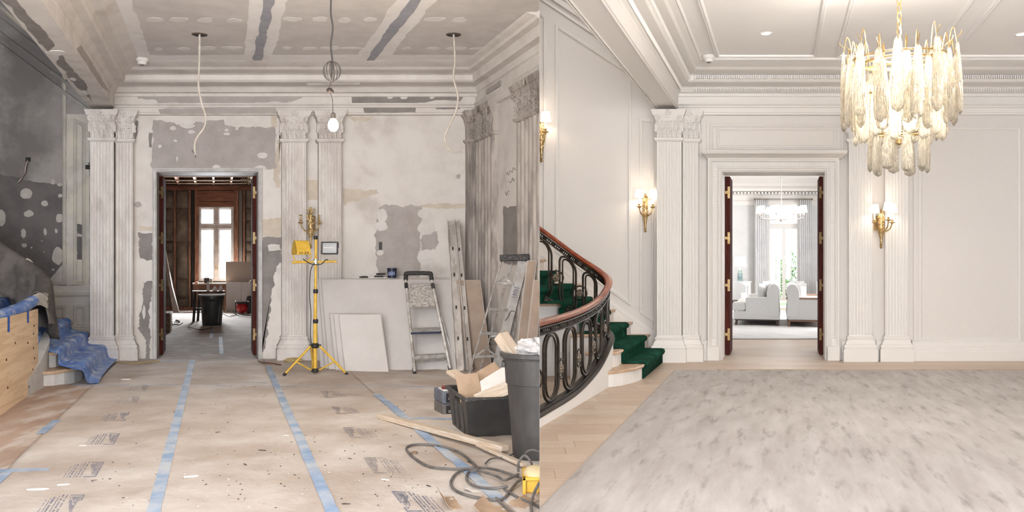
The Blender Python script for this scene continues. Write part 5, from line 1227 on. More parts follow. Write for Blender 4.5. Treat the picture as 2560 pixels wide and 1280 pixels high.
for k, (px, py, ln, rz, wht, lab) in enumerate(SPL):
    x, y, z = WF(px, py); u, v, _ = HL.fl(px, py); ln *= .75; mb = MB(); w = ln*.22
    mb.add([(-ln/2,-w*.3,0),(ln*.3,-w/2,0),(ln/2,w*.2,0),(-ln*.2,w/2,0),(-ln/2,-w*.2,w*.4),(ln*.3,-w*.4,w*.5),(ln/2,w*.2,w*.2),(-ln*.2,w*.4,w*.4)], [(0,3,2,1),(4,5,6,7),(0,1,5,4),(1,2,6,5),(2,3,7,6),(3,0,4,7)])
    o = mb.build('plaster_chip' if wht else 'wood_splinter', WHT if wht else DK); o.location = (x, y, paper_z(u, v)+.003); o.rotation_euler = (0, 0, rz)
    tag(o, lab, 'debris', 'chips on the floor paper' if wht else 'splinters on the floor paper')
for wht, n, nm in ((0, 190, 'dark_grit'), (1, 90, 'plaster_crumbs')):
    mb = MB()
    for i in range(n):
        py = 920+360*random.random()**.8; px = random.uniform(330, 1250) if py < 1060 else random.uniform(230, 1120)
        u, v, _ = HL.fl(px, py); x, y, _ = HL.P(u, v, 0); s = random.uniform(.0025,.0065)*(1 if not wht else .9); mb.ball((x, y, paper_z(u, v)+s*.4+.002), (s*random.uniform(.8,1.8), s, s*.5), 5, 3, Rz(random.random()*3))
    tag(mb.build(nm, WHT if wht else DK, None), 'scattered white plaster crumbs on the kraft paper' if wht else 'scattered dark grit on the kraft paper', 'debris', None, 'stuff')

# ---------------------------------------------------------------- things hanging from the unfinished ceiling
def ceil_hole(px, py, label):
    u, v, z = HL.at(px, py, (ZC-EYE)*F/(HZ-py)); t = thing('ceiling_outlet', label, 'ceiling outlet', HL.P(u, v, ZC-.004))
    mb = MB(); mb.lathe([(.0,-.002),(.075,-.002)], 20, cap=False); mb.lathe([(.075,-.003),(.078,.001)], 20, cap=False); mb.build('dark_opening', MT['black'], t)
    mb = MB(); mb.lathe([(.070,-.006),(.084,-.008),(.088,.0)], 20, cap=False); mb.build('metal_ring', mat('rusty_ring', C(120,100,88), C(84,72,64), sc=30, rough=.7), t, smooth=True)
    return u, v
WCAB = mat('cream_cable', C(206,198,188), C(190,180,168), sc=20, rough=.6)
def hang(pts, v, r, label, tip):
    mb = MB(); t = thing('hanging_cable', label, 'cable', W(pts[0][0], pts[0][1], v)); P = [Vector(W(a, b, v))+Vector((0,(.03*math.sin(i*1.7)),0)) for i, (a, b) in enumerate(pts)]
    mb.tube(spline(P, 8), r, 8); mb.build('sheath', WCAB, t, world=True, smooth=True)
    mb = MB(); e = P[-1]
    for d in tip: mb.tube([e, e+Vector(d)*.6, e+Vector(d)], .0035, 5)
    mb.build('bare_wire', MT['steel'] if len(tip) > 2 else MT['black'], t, world=True); return t
_, v1 = ceil_hole(499, 85, 'dark round ceiling hole with cable hanging above the doorway')
hang([(499,84),(496,150),(497,215),(507,262),(513,290),(508,318),(495,343),(488,362),(486,386)], v1, .011, 'cream cable dangling over the stripped doorway', ((-.04,0,.05),(.0,.01,-.03)))
_, v2 = ceil_hole(1134, 85, 'dark round ceiling hole with cable hanging near the corner')
hang([(1134,84),(1137,150),(1134,195),(1145,240),(1140,275),(1125,310),(1112,343),(1119,368),(1135,382)], v2, .011, 'cream cable curling at its end before the corner pilaster', ((.1,0,.01),(.09,.02,.03),(.05,-.01,-.01)))
def pendant():
    v = 7.5; t = thing('bare_bulb_pendant', 'glowing bare bulb on a dark cord with a coiled loop', 'pendant lamp', W(830, -90, v))
    mb = MB(); mb.tube(spline([W(a, b, v) for a, b in ((830,-96),(829,-40),(827,30),(832,70),(827,112),(831,150))], 10), .0075, 8); mb.build('cord', mat('grey_flex', C(84,78,76), rough=.7), t, world=True, smooth=True)
    mb = MB(); c = Vector(W(830, 178, v))
    for k in range(5):
        a0 = k*.5; pts = [c+Vector((math.cos(a0)*.075*math.sin(x)*(1-.08*k), math.sin(a0)*.075*math.sin(x), .085*math.cos(x))) for x in [2*PI*j/24 for j in range(24)]]; mb.tube(pts, .0045, 6, closed=True)
    mb.tube([W(831,150,v), W(830,200,v), W(823,218,v)], .004, 6); mb.build('coil', MT['ink'], t, world=True, smooth=True)
    mb = MB(); p = Vector(W(824, 226, v)); mb.ball(p, (.028,.022,.024), 10, 6); mb.ball(p+Vector((.02,0,-.01)), (.018,.018,.016), 8, 5); mb.build('connector', mat('dark_connector', C(70,58,54), rough=.6), t, world=True, smooth=True)
    mb = MB(); mb.tube(spline([W(826,232,v),W(831,250,v),W(832,282,v)], 6), .004, 6); mb.build('lower_cord', MT['ink'], t, world=True)
    mb = MB(); mb.lathe([(.008,.03),(.02,.02),(.023,-.02),(.02,-.03)], 14, W(833, 290, v)); mb.build('socket', mat('socket', C(96,88,82), rough=.6), t, world=True, smooth=True)
    b = Vector(W(833, 313, v)); mb = MB(); mb.lathe([(.0,-.055),(.025,-.048),(.042,-.025),(.046,0),(.04,.025),(.025,.048),(.018,.062)], 20, b); mb.build('glowing_bulb', mat('lit_bulb', C(255,244,224), rough=.3, emit=(1,.86,.62,1), es=22), t, world=True, smooth=True)
    l = bpy.data.lights.new('bulb_light', 'POINT'); l.energy = 50; l.color = (1,.89,.74); l.shadow_soft_size = .08; lo = bpy.data.objects.new('bulb_light', l); COL.objects.link(lo); lo.location = b+Vector((0,-.02,-.11))
pendant()
def detector(H, px, py, label, m):
    v = (ZC-.06-EYE)*F/(HZ-py); p = H.P(*H.at(px, py, v)); t = thing('smoke_detector', label, 'smoke detector', (p[0], p[1], ZC-.028))
    mb = MB(); mb.lathe([(.075,.028),(.078,.005),(.07,-.01),(.055,-.018)], 24); mb.build('mount', m, t, smooth=True)
    mb = MB(); mb.lathe([(.056,-.016),(.058,-.035),(.048,-.05),(.03,-.054)], 24); mb.build('sensor_head', m, t, smooth=True)
    mb = MB(); mb.lathe([(.026,-.053),(.024,-.062),(.0,-.064)], 16); mb.build('sensor_lens', mat('grey_lens', C(96,92,90), rough=.4), t, smooth=True)
detector(HL, 355, 158, 'white smoke detector on the patched ceiling', MT['skim'])
detector(HR, 1772, 151, 'white smoke detector on the finished ceiling', MT['white_trim'])
# ---------------------------------------------------------------- the stripped room beyond the left doorway
WOOD = mat('old_red_framing', C(158,118,98), C(128,92,76), C(172,134,112), sc=4, sc3=6, st=(6,6,.6), rough=.85)
WOODH = mat('old_red_header', C(150,108,88), C(120,84,68), sc=4, st=(.6,6,6), rough=.85)
LATH = mat('pale_strapping', C(186,168,148), C(160,140,120), sc=5, rough=.85)
BATT = mat('kraft_insulation', C(128,117,106), C(106,96,86), C(146,135,122), sc=6, sc3=3, lo3=.5, hi3=.65, rough=.95, bump=.8, bsc=14)
VF = 24.7
def farL():
    H = HL; xf = H.P; w0, w1 = H.U(496.5, VF), H.U(584.5, VF); wz0, wz1 = ZZ(703, VF), ZZ(516, VF); SH = mat('bare_sheathing', C(112,92,78), C(92,74,62), sc=3, rough=.95)
    mb = MB(xf); mb.box(-2.6, w0, VF+.14, VF+.3, 0, 4.0); mb.box(w1, 2.6, VF+.14, VF+.3, 0, 4.0); mb.box(w0, w1, VF+.14, VF+.3, 0, wz0); mb.box(w0, w1, VF+.14, VF+.3, wz1, 4.0)
    bk = struct(mb.build('wall_far', SH), 'stripped stud wall with window')
    for a, b, nm in ((-2.7, -2.55, 'wall_left'), (2.55, 2.7, 'wall_right')):
        mb = MB(xf); mb.box(a, b, 12.8, VF+.3, 0, 4.0); struct(mb.build(nm, SH), 'side wall of the stripped room')
    mb = MB(xf); mb.box(-2.6, 2.6, 12.8, VF+.3, 3.80, 3.95); ce = struct(mb.build('ceiling', WOODH), 'bare boarded ceiling of the stripped room')
    def stud(px, w, z0, z1, m=WOOD, nm='stud', d=.14, parent=None):
        u = H.U(px, VF); mb = MB(xf); mb.box(u-w/2, u+w/2, VF, VF+d, z0, z1); return mb.build(nm, m, parent or bk, world=True)
    for px, w in ((437,.055),(474.5,.05),(610,.055)): stud(px, w, .02, 3.38)
    for px, w in ((492,.115),(590.5,.125)): stud(px, w, .02, 3.38, nm='window_post')
    stud(601.5, .09, .02, 3.38, mat('grey_duct', C(120,116,112), rough=.7), 'grey_conduit'); stud(482, .07, .02, 3.38, MT['black'], 'dark_pipe', .1)
    mb = MB(xf); mb.box(-2.5, 2.5, VF-.01, VF+.14, 3.36, 3.5); mb.build('top_plate', WOODH, bk, world=True)
    for z0, z1, d in ((3.05,3.34,-.012),(2.90,3.04,-.006)):
        mb = MB(xf); mb.box(w0-.06, w1+.05, VF+d, VF+.12, z0, z1); mb.build('window_header', WOODH, bk, world=True)
    mb = MB(xf); mb.box(-2.5, 2.5, VF-.02, VF+.14, .001, .08); mb.build('sole_plate', WOOD, bk, world=True)
    # insulation batts, one bay and length at a time
    k = 0
    for a, b in ((405,435.5),(439,472),(613,634)):
        cuts = [ (785,718),(718,682),(682,628),(628,604),(604,552),(552,520),(520,470) ] if a != 439 else [(790,745),(745,697),(697,604),(604,520),(520,470)]
        for c, d in cuts:
            u0, u1, z0, z1 = H.U(a, VF), H.U(b, VF), max(.05, ZZ(c, VF)), ZZ(d, VF)-.01; k += 1; mb = MB()
            mb.sheet(lambda p, q: H.P(lerp(u0, u1, p), VF+.10-.085*math.sin(PI*min(1, max(0, p)))**.5*(math.sin(PI*q)**.35 if 0 < q < 1 else 0)-.015*nz(p*3+k, q*3), lerp(z0, z1, q)), 7, 9)
            mb.build('insulation_batt', BATT, bk, world=True, smooth=True)
    # joists and strapping
    for i, u in enumerate((-2.1,-1.62,-1.1,-.62,-.12,.36,.86,1.34,1.85)):
        mb = MB(xf); mb.box(u-.025, u+.025, 12.85, VF+.1, 3.52, 3.80); mb.build('joist', WOOD if i % 3 else LATH, ce, world=True)
    for v in (24.1, 23.2, 22.1, 20.9, 19.6, 18.2): mb = MB(xf); mb.box(-2.5, 2.5, v, v+.06, 3.49, 3.52); mb.build('ceiling_strap', LATH, ce, world=True)
    t = thing('pipe_cluster', 'pale copper-tipped pipe cluster under the bare joists', 'pipes', H.P(H.U(612, 22), 22, 3.3))
    for px in (606,612,618,624): mb = MB(xf); u = H.U(px, 22); mb.tube([(u,22,3.52),(u,22,3.30)], .012, 6); mb.build('pipe', LATH, t, world=True)
    mb = MB(xf); mb.tube([(H.U(602,22),22,3.42),(H.U(628,22),22,3.42)], .012, 6); mb.build('pipe_rail', LATH, t, world=True)
    # window
    fm = mat('dusty_window_paint', C(206,203,200), C(190,186,183), sc=6, rough=.7)
    mb = MB(xf); e = .05
    for a, b, c, d in ((w0, w1, wz0, wz0+e), (w0, w1, wz1-e, wz1), (w0, w0+e, wz0+e, wz1-e), (w1-e, w1, wz0+e, wz1-e)): mb.box(a, b, VF+.0, VF+.16, c, d)
    wn = struct(mb.build('window_1', fm, bevel=.004), 'tall four-light window of the stripped room')
    zt = ZZ(566, VF); uc = H.U(541.5, VF)
    mb = MB(xf); mb.box(w0+e, w1-e, VF-.01, VF+.14, zt-.07, zt+.05); mb.build('transom', fm, wn, world=True, bevel=.004)
    mb = MB(xf); mb.box(uc-.055, uc+.055, VF-.015, VF+.14, wz0+e, wz1-e); mb.build('mullion', fm, wn, world=True, bevel=.004)
    gl = bpy.data.materials.new('window_glass'); gl.use_nodes = True; nt = gl.node_tree; nt.nodes.clear(); o = nt.nodes.new('ShaderNodeOutputMaterial'); mx = nt.nodes.new('ShaderNodeMixShader'); tr = nt.nodes.new('ShaderNodeBsdfTransparent'); gs = nt.nodes.new('ShaderNodeBsdfGlossy'); gs.inputs['Roughness'].default_value = .05
    mx.inputs[0].default_value = .06; nt.links.new(tr.outputs[0], mx.inputs[1]); nt.links.new(gs.outputs[0], mx.inputs[2]); nt.links.new(mx.outputs[0], o.inputs[0]); MT['glass'] = gl
    for a, b in ((w0+e, uc-.055), (uc+.055, w1-e)):
        for c, d in ((wz0+e, zt-.07), (zt+.05, wz1-e)):
            mb = MB(xf); mb.box(a+.01, b-.01, VF+.06, VF+.068, c+.01, d-.01); mb.build('pane', gl, wn, world=True)
            mb = MB(); mould(mb, [(a, c), (b, c), (b, d), (a, d)], [(0, 0), (0, .03), (.035, .03), (.04, 0)], lambda p, q, h: H.P(p, VF+.06-h, q)); mb.build('sash', fm, wn, world=True)
    for s in (-.03, .03):
        for py in (606, 670): mb = MB(xf); z = ZZ(py, VF); mb.box(uc+s-.008, uc+s+.008, VF-.04, VF-.012, z-.05, z+.05); mb.build('latch', MT['brass_l'], wn, world=True)
    # bench under the window with its tools
    t = thing('work_bench', 'rough wooden bench under the far window', 'bench', H.P(H.U(522, 24.2), 24.2, 0))
    a, b = H.U(481, 24.0), H.U(566, 24.0); zt_ = ZZ(708, 24.0)
    mb = MB(xf); mb.box(a, b, 23.95, 24.5, zt_-.04, zt_); mb.build('bench_top', LATH, t, world=True)
    mb = MB(xf); mb.box(a+.02, b-.02, 23.98, 24.02, zt_-.15, zt_-.04); mb.build('apron', WOODH, t, world=True)
    for u in (a+.06, b-.06): mb = MB(xf); mb.box(u-.03, u+.03, 24.0, 24.08, .0, zt_-.04); mb.build('leg', WOOD, t, world=True)
    def small(px0, px1, py0, v, m, label, name, cat):
        u0, u1 = H.U(px0, v), H.U(px1, v); z1 = ZZ(py0, v); o = thing(name, label, cat, H.P((u0+u1)/2, v, zt_))
        mb = MB(xf); mb.box(u0, u1, v-.06, v+.1, zt_+.001, z1); mb.build('body', m, o, world=True, bevel=.015, seg=2)
        mb = MB(xf); mb.tube([(u0+.02, v, z1), ((u0+u1)/2, v, z1+.04), (u1-.02, v, z1)], .012, 6); mb.build('carry_handle', MT['black'], o, world=True); return o
    small(510, 524, 694, 24.2, mat('dark_tool', C(58,56,58), rough=.5), 'dark power tool on the far bench', 'power_tool', 'power tool')
    small(525, 531, 696, 24.2, mat('grey_tool', C(128,124,122), rough=.5), 'small grey tool right of the dark one on the far bench', 'hand_tool', 'tool')
    small(486, 496, 704.5, 24.1, mat('orange_plastic', C(206,92,46), rough=.5), 'orange tool box on the left end of the far bench', 'tool_box', 'tool box')
    # trestle
    t = thing('saw_horse', 'dark trestle table behind the black bin', 'trestle', H.P(H.U(515, 20.2), 20.2, 0)); va = 19.9; zt2 = ZZ(728, va)
    mb = MB(xf); mb.box(H.U(480, va), H.U(562, va), va, va+.5, zt2-.03, zt2); mb.build('table_top', mat('trestle_top', C(112,70,58), C(84,52,44), sc=5, rough=.8), t, world=True)
    for px, dv in ((486,0),(496,.35),(553,0),(546,.35)): mb = MB(xf); u = H.U(px, va); mb.bar((u-.02, va+dv, 0), (u+.02, va+.1+dv*.6, zt2-.03), .06, .05); mb.build('leg', MT['black'], t, world=True)
    mb = MB(xf); mb.box(H.U(487, va), H.U(553, va), va+.03, va+.07, .26, .31); mb.build('stretcher', MT['black'], t, world=True)
    def can(px, py0, py1, r, v, m, label, name='spray_can'):
        o = thing(name, label, 'can', H.P(H.U(px, v), v, zt2)); z1 = ZZ(py0, v); c = H.P(H.U(px, v), v, 0)
        mb = MB(); mb.lathe([(r, zt2), (r, z1-.05), (r*.7, z1-.03)], 14, c); mb.build('can_body', m, o, world=True, smooth=True); mb = MB(); mb.lathe([(r*.6, z1-.03), (r*.6, z1), (0, z1)], 12, c); mb.build('cap', MT['skim'], o, world=True, smooth=True)
    can(520.5, 704, 728, .035, 20.0, MT['skim'], 'tall white spray can standing on the trestle'); can(537, 716, 728, .05, 20.1, MT['skim'], 'short white pot on the trestle left of its twin', 'paint_pot'); can(552, 714, 728, .042, 20.15, MT['skim'], 'short white pot at the right end of the trestle', 'paint_pot')
    # black bin
    vb = 18.9; c = H.P(H.U(530, vb), vb, 0); t = thing('rubbish_bin', 'black bin with pale rim in the room beyond the doorway', 'rubbish bin', c)
    mb = MB(); z1 = ZZ(737, vb); mb.lathe([(0,.004),(.19,.004),(.2,.02),(.235,z1-.1),(.25,z1-.1),(.255,z1),(.24,z1),(.2,.1),(0,.09)], 28); mb.build('body', TOTE, t, smooth=True)
    mb = MB(); mb.lathe([(.25,z1-.02),(.275,z1-.015),(.275,z1+.015),(.245,z1+.02),(.24,z1-.01)], 28, cap=False); mb.build('rim', mat('pale_bin_rim', C(186,182,178), rough=.6), t, smooth=True)
    mb = MB(); mb.tube(spline([(-.02,-.232,z1-.1),(-.09,-.228,z1-.3),(-.12,-.21,.1)], 5), .012, 6); mb.tube(spline([(.16,-.17,z1-.12),(.20,-.12,z1-.2),(.17,-.13,.06)], 5), .012, 6); mb.build('moulded_rib', TOTE, t, smooth=True)
    mb = MB(); mb.box(.02,.14,-.275,-.23,z1-.14,z1-.08); mb.build('grip', MT['black'], t, bevel=.008)
    # boards, compressor, canister
    def brd(label, px0, px1, py0, py1, v, m):
        o = thing('plasterboard_sheet', label, 'plasterboard', H.P(H.U(px0, v), v, max(0, ZZ(py1, v)))); mb = MB(xf); mb.box(H.U(px0, v), H.U(px1, v), v, v+.02, max(.002, ZZ(py1, v)), ZZ(py0, v)); mb.build('core', m, o, world=True)
        mb = MB(xf); mb.box(H.U(px0, v)-.006, H.U(px0, v), v-.001, v+.021, max(.002, ZZ(py1, v)), ZZ(py0, v)); mb.build('paper_edge', DWe, o, world=True)
    brd('tall tan board leaning right of the far window', 565, 660, 654, 900, 24.2, mat('tan_far_board', C(186,172,160), rough=.9)); brd('pale left sheet of the low pair under the tan board', 566, 603, 705, 900, 23.9, DW); brd('pale right sheet of the low pair under the tan board', 604, 660, 705, 900, 23.9, DW)
    v = 22.6; u = H.U(605, v); t = thing('air_compressor', 'red compressor in a steel frame beyond the doorway', 'compressor', H.P(u, v, 0)); z1 = ZZ(754, v)
    mb = MB(xf); mb.ball((u, v, .17), (.155,.2,.145), 20, 10); mb.build('red_housing', mat('red_enamel', C(190,44,48), C(160,30,36), sc=9, rough=.3), t, world=True, smooth=True)
    for s in (-.17, .17): mb = MB(xf); mb.tube([(u+s,v-.2,.0),(u+s,v-.2,z1),(u+s*.9,v+.2,z1),(u+s,v+.2,.0)], .012, 6); mb.build('frame_bar', MT['black'], t, world=True)
    mb = MB(xf); mb.tube([(u-.17,v-.2,z1),(u+.17,v-.2,z1)], .012, 6); mb.tube([(u-.17,v-.2,.03),(u+.17,v-.2,.03)], .012, 6); mb.build('cross_bar', MT['black'], t, world=True)
    mb = MB(xf); mb.box(u-.14, u+.14, v-.15, v+.15, .28, z1-.01); mb.build('pump_head', MT['black'], t, world=True, bevel=.01)
    v = 23.2; u = H.U(629, v); t = thing('gas_canister', 'grey and black canister partly hidden by the right door leaf', 'canister', H.P(u, v, 0))
    mb = MB(xf); mb.lathe([(.13,.0),(.14,.03),(.14,.4),(.10,.46)], 18, (u,v,0)); mb.build('black_tank', TOTE, t, world=True, smooth=True); mb = MB(xf); mb.lathe([(.075,.46),(.075,.8),(.05,.86),(.0,.87)], 16, (u,v,0)); mb.build('grey_cylinder', MT['steel'], t, world=True, smooth=True)
    # steel studs leaning at the left, timber box, tangle of wire
    for k, (tx, bx) in enumerate(((412,441),(410,435),(405,446))):
        v = 23.4; tp = Vector(W(tx, 625, 24.5)); bt = Vector(((bx-1280)*v/F, v, .01)); t = thing('steel_stud', ('thin steel stud leaning behind the left door leaf, middle of three','thin steel stud leaning behind the left door leaf, leftmost of three','thin steel stud leaning behind the left door leaf, rightmost of three')[k], 'metal stud', bt)
        mb = MB(); mb.bar(bt, tp, .045, .02, (0,1,0)); mb.build('web', MT['steel'], t, world=True); mb = MB(); mb.bar(bt+Vector((.024,-.012,0)), tp+Vector((.024,-.012,0)), .006, .05, (0,1,0)); mb.build('flange', ZN, t, world=True)
    v = 16.9; t = thing('timber_crate', 'dark timber crate by the left door leaf', 'crate', H.P(H.U(414, v), v, 0)); mb = MB(xf); mb.box(H.U(398, v), H.U(424, v), v, v+.45, .004, ZZ(783, v)); b = mb.build('crate_body', mat('dark_crate', C(92,70,60), C(120,104,94), sc=5, rough=.85), t, world=True)
    mb = MB(xf); mb.box(H.U(424.2, v), H.U(427, v), v+.02, v+.45, .004, ZZ(785, v)); mb.build('pale_side', LATH, t, world=True)
    for z in (.10,.2,.3): mb = MB(xf); mb.box(H.U(399, v), H.U(424, v), v-.008, v, z, z+.07); mb.build('slat', mat('crate_slat', C(104,80,68), rough=.85), t, world=True)
    cable([(428,805),(440,801),(452,806),(446,812),(432,811),(438,803),(456,809)], .012, 'grey wire tangle by the timber crate', 'wire_tangle', CAB, clip=None)
    cable([(556,783),(575,791),(590,786),(582,779),(600,790),(634,794)], .010, 'black hose on the floor before the compressor', 'air_hose', MT['black'], clip=None)
    cable([(470,818),(500,825),(530,820)], .008, 'thin dark wire on the floor in front of the black bin', 'loose_wire', MT['black'], clip=None)
    for k, (a, b, lab) in enumerate((((551,842),(554,884),'blue tape strip on the floor inside the doorway'),((531,815),(528,845),'short blue tape strip in front of the far black bin'))):
        p, q = WF(*a), WF(*b); mb = MB(); mb.bar(Vector(p)+Vector((0,0,.002)), Vector(q)+Vector((0,0,.002)), .06, .003); tag(mb.build('masking_tape', MT['tape'], None), lab, 'tape', 'blue tape on the floor paper')
farL()
# daylight falling through the far windows
area('far_window_light', HL.P(.05, VF+.9, 2.0), (-PI/2, 0, 0), 1.4, 2.2, 1500, (.95,.98,1))
# ---------------------------------------------------------------- finished hall: chandelier, sconces, downlights
gm = bpy.data.materials.new('hammered_glass'); gm.use_nodes = True; nt = gm.node_tree; N = nt.nodes; Lk = nt.links; N.clear()
out = N.new('ShaderNodeOutputMaterial'); mx = N.new('ShaderNodeMixShader'); mx2 = N.new('ShaderNodeMixShader'); tr = N.new('ShaderNodeBsdfTransparent'); tl = N.new('ShaderNodeBsdfTranslucent'); gs = N.new('ShaderNodeBsdfGlossy')
tr.inputs[0].default_value = (1,.985,.96,1); tl.inputs[0].default_value = (.98,.92,.80,1); gs.inputs['Roughness'].default_value = .06; gs.inputs[0].default_value = (1,.97,.92,1)
no = N.new('ShaderNodeTexNoise'); no.inputs['Scale'].default_value = 60; no.inputs['Detail'].default_value = 3; ge = N.new('ShaderNodeTexCoord'); mp = N.new('ShaderNodeMapping'); mp.inputs['Scale'].default_value = (1.6,1.6,.35); Lk.new(ge.outputs['Object'], mp.inputs['Vector']); Lk.new(mp.outputs[0], no.inputs['Vector'])
bp = N.new('ShaderNodeBump'); bp.inputs['Strength'].default_value = .9; bp.inputs['Distance'].default_value = .03; Lk.new(no.outputs['Fac'], bp.inputs['Height'])
for q in (tl, gs): Lk.new(bp.outputs[0], q.inputs['Normal'])
rp_ = N.new('ShaderNodeMapRange'); rp_.inputs[1].default_value = .35; rp_.inputs[2].default_value = .65; rp_.inputs[3].default_value = .15; rp_.inputs[4].default_value = .72; Lk.new(no.outputs['Fac'], rp_.inputs[0]); Lk.new(rp_.outputs[0], mx.inputs[0])
fr_ = N.new('ShaderNodeFresnel'); fr_.inputs[0].default_value = 1.6; Lk.new(bp.outputs[0], fr_.inputs['Normal'])
Lk.new(tr.outputs[0], mx.inputs[1]); Lk.new(tl.outputs[0], mx.inputs[2]); Lk.new(fr_.outputs[0], mx2.inputs[0]); Lk.new(mx.outputs[0], mx2.inputs[1]); Lk.new(gs.outputs[0], mx2.inputs[2]); Lk.new(mx2.outputs[0], out.inputs[0])
MT['cglass'] = gm
def tongue(L, w, th, seed):
    mb = MB(); n, m = 14, 22; vs = []; fs = []
    for i in range(m+1):
        t = i/m; prof = min(1, .50+.5*min(1, t*2.0))
        if t < .08: prof *= math.sqrt(max(.02, 1-((.08-t)/.08)**2))
        if t > .90: prof *= math.sqrt(max(.015, 1-((t-.90)/.10)**2))
        for k in range(n):
            a = 2*PI*k/n; rr = 1+.07*nz(math.cos(a)*2+seed, t*9, seed)+.05*math.cos(a*5)
            vs.append((w/2*prof*rr*math.cos(a), th/2*prof*rr*math.sin(a)+.012*math.sin(t*2.5), -L*t))
    for i in range(m):
        for k in range(n): l = (k+1) % n; fs.append((i*n+k, i*n+l, (i+1)*n+l, (i+1)*n+k))
    fs += [tuple(range(n-1,-1,-1)), tuple(m*n+k for k in range(n))]; mb.add(vs, fs); return proto('glass_drop', mb, MT['cglass'], True)
def chandelier():
    v = 7.5; cx = (2248-1280)*v/F; t = thing('chandelier', 'large tiered chandelier of hammered glass drops glowing amber', 'chandelier', (cx, v, 2.1)); O = 2.1
    T1 = [tongue(.62, .105, .045, s) for s in (1, 2, 3)]; T2 = [tongue(.52, .10, .042, s) for s in (4, 5)]; T3 = [tongue(.36, .095, .04, s) for s in (6, 7)]
    frm = MT['brass']
    def ring(r, z, rad=.011): mb = MB(); mb.tube([(r*math.cos(a), r*math.sin(a), z-O) for a in [2*PI*k/40 for k in range(40)]], rad, 8, closed=True); return mb.build('frame_ring', frm, t, smooth=True)
    ring(.30, 3.07, .012); ring(.38, 3.10, .008); ring(.28, 2.80, .007); ring(.17, 2.46, .007)
    mb = MB(); mb.tube([(0,0,2.4-O),(0,0,3.30-O)], .013, 10); mb.lathe([(.0,2.36-O),(.03,2.38-O),(.03,2.42-O),(.013,2.44-O)], 12); mb.build('stem', frm, t, smooth=True)
    for k in range(6):
        a = k*PI/3; mb = MB(); mb.tube([(0,0,3.07-O),(.38*math.cos(a),.38*math.sin(a),3.09-O)], .008, 6); mb.tube([(0,0,2.46-O),(.17*math.cos(a),.17*math.sin(a),2.46-O)], .007, 6); mb.build('spoke', frm, t, smooth=True)
    def tier(n, r, zt, tl, dz, r0, zr, ph, hook=True):
        for k in range(n):
            a = 2*PI*(k+ph)/n; z = zt+(dz if k % 2 else 0); rr = r*(1-.03*(k % 2)); p = (rr*math.cos(a), rr*math.sin(a), z-O)
            put(tl[k % len(tl)], 'glass_drop', t, loc=p, rot=(.03*math.sin(k*2.1), .03*math.cos(k*1.7), a-PI/2))
            mb = MB(); q = lambda rad, zz: (rad*math.cos(a), rad*math.sin(a), zz-O)
            if hook: mb.tube(spline([q(r0, zr), q(lerp(r0, rr, .25), z+.06), q(lerp(r0, rr, .6), z+.11), q(rr*.97, z+.06), q(rr, z-.02)], 6), .005, 6); mb.tube([q(rr, z+.02), q(rr+.03, z+.05), q(rr+.035, z+.075)], .004, 5)
            else: mb.tube([q(r0, zr), q(rr, z+.01), q(rr, z-.03)], .005, 6)
            mb.build('hook', frm, t, smooth=True)
    tier(18, .445, 3.20, T1, -.07, .38, 3.10, .25); tier(12, .36, 3.12, T1, -.05, .30, 3.07, .5)
    tier(17, .335, 2.93, T2, -.04, .28, 2.80, .25, False); tier(10, .215, 2.505, T3, -.03, .17, 2.46, .25, False)
    em = mat('lit_lamp', C(255,240,210), emit=(1,.9,.72,1), es=14)
    for r, z, n in ((.2, 2.86, 6), (.13, 2.58, 4)):
        for k in range(n):
            a = 2*PI*(k+.5)/n; p = (r*math.cos(a), r*math.sin(a), z-O); mb = MB(); mb.ball(p, (.022,.022,.042), 10, 6); mb.build('bulb', em, t, smooth=True)
            mb = MB(); mb.tube([(p[0],p[1],p[2]-.04),(p[0],p[1],p[2]-.09)], .012, 8); mb.build('lamp_holder', frm, t, smooth=True)
    for z, e in ((2.88, 26), (2.56, 13), (3.30, 45)):  # the topmost has no bulb; added to brighten the ceiling
        l = bpy.data.lights.new('chandelier_and_fill_light', 'POINT'); l.energy = e; l.color = (1,.95,.86); l.shadow_soft_size = .12; lo = bpy.data.objects.new('chandelier_and_fill_light', l); COL.objects.link(lo); lo.parent = t; lo.location = (0, 0, z-O)
    # chain
    lk = MB(); lk.tube([(.020*math.cos(a), 0, (.042*math.sin(a))) for a in [2*PI*k/16 for k in range(16)]], .006, 6, closed=True); lm = proto('chain_link', lk, frm, True)
    z = 3.335; k = 0
    while z < ZC: put(lm, 'chain_link', t, loc=(0, 0, z-O), rot=(0, 0, (k % 2)*PI/2+.3)); z += .066; k += 1
chandelier()
sconce(HR, 1612, 518, 12.39, ((-.095,-.06,0),(.095,-.06,-.005)), 'two-shade brass sconce beside the fluted pilaster above the stairs', True, 1.0)
sconce(HR, 2199, 557, VW-.16, ((-.115,-.05,0),(.125,-.05,0),(.035,-.14,.03)), 'three-shade brass sconce right of the finished doorway', True, 1.0, None, .16)
sconce(HR, 1353, 334, 12.39, ((.055,-.09,0),), 'brass sconce half hidden at the left end of the stairwell wall', True, 1.15, None)
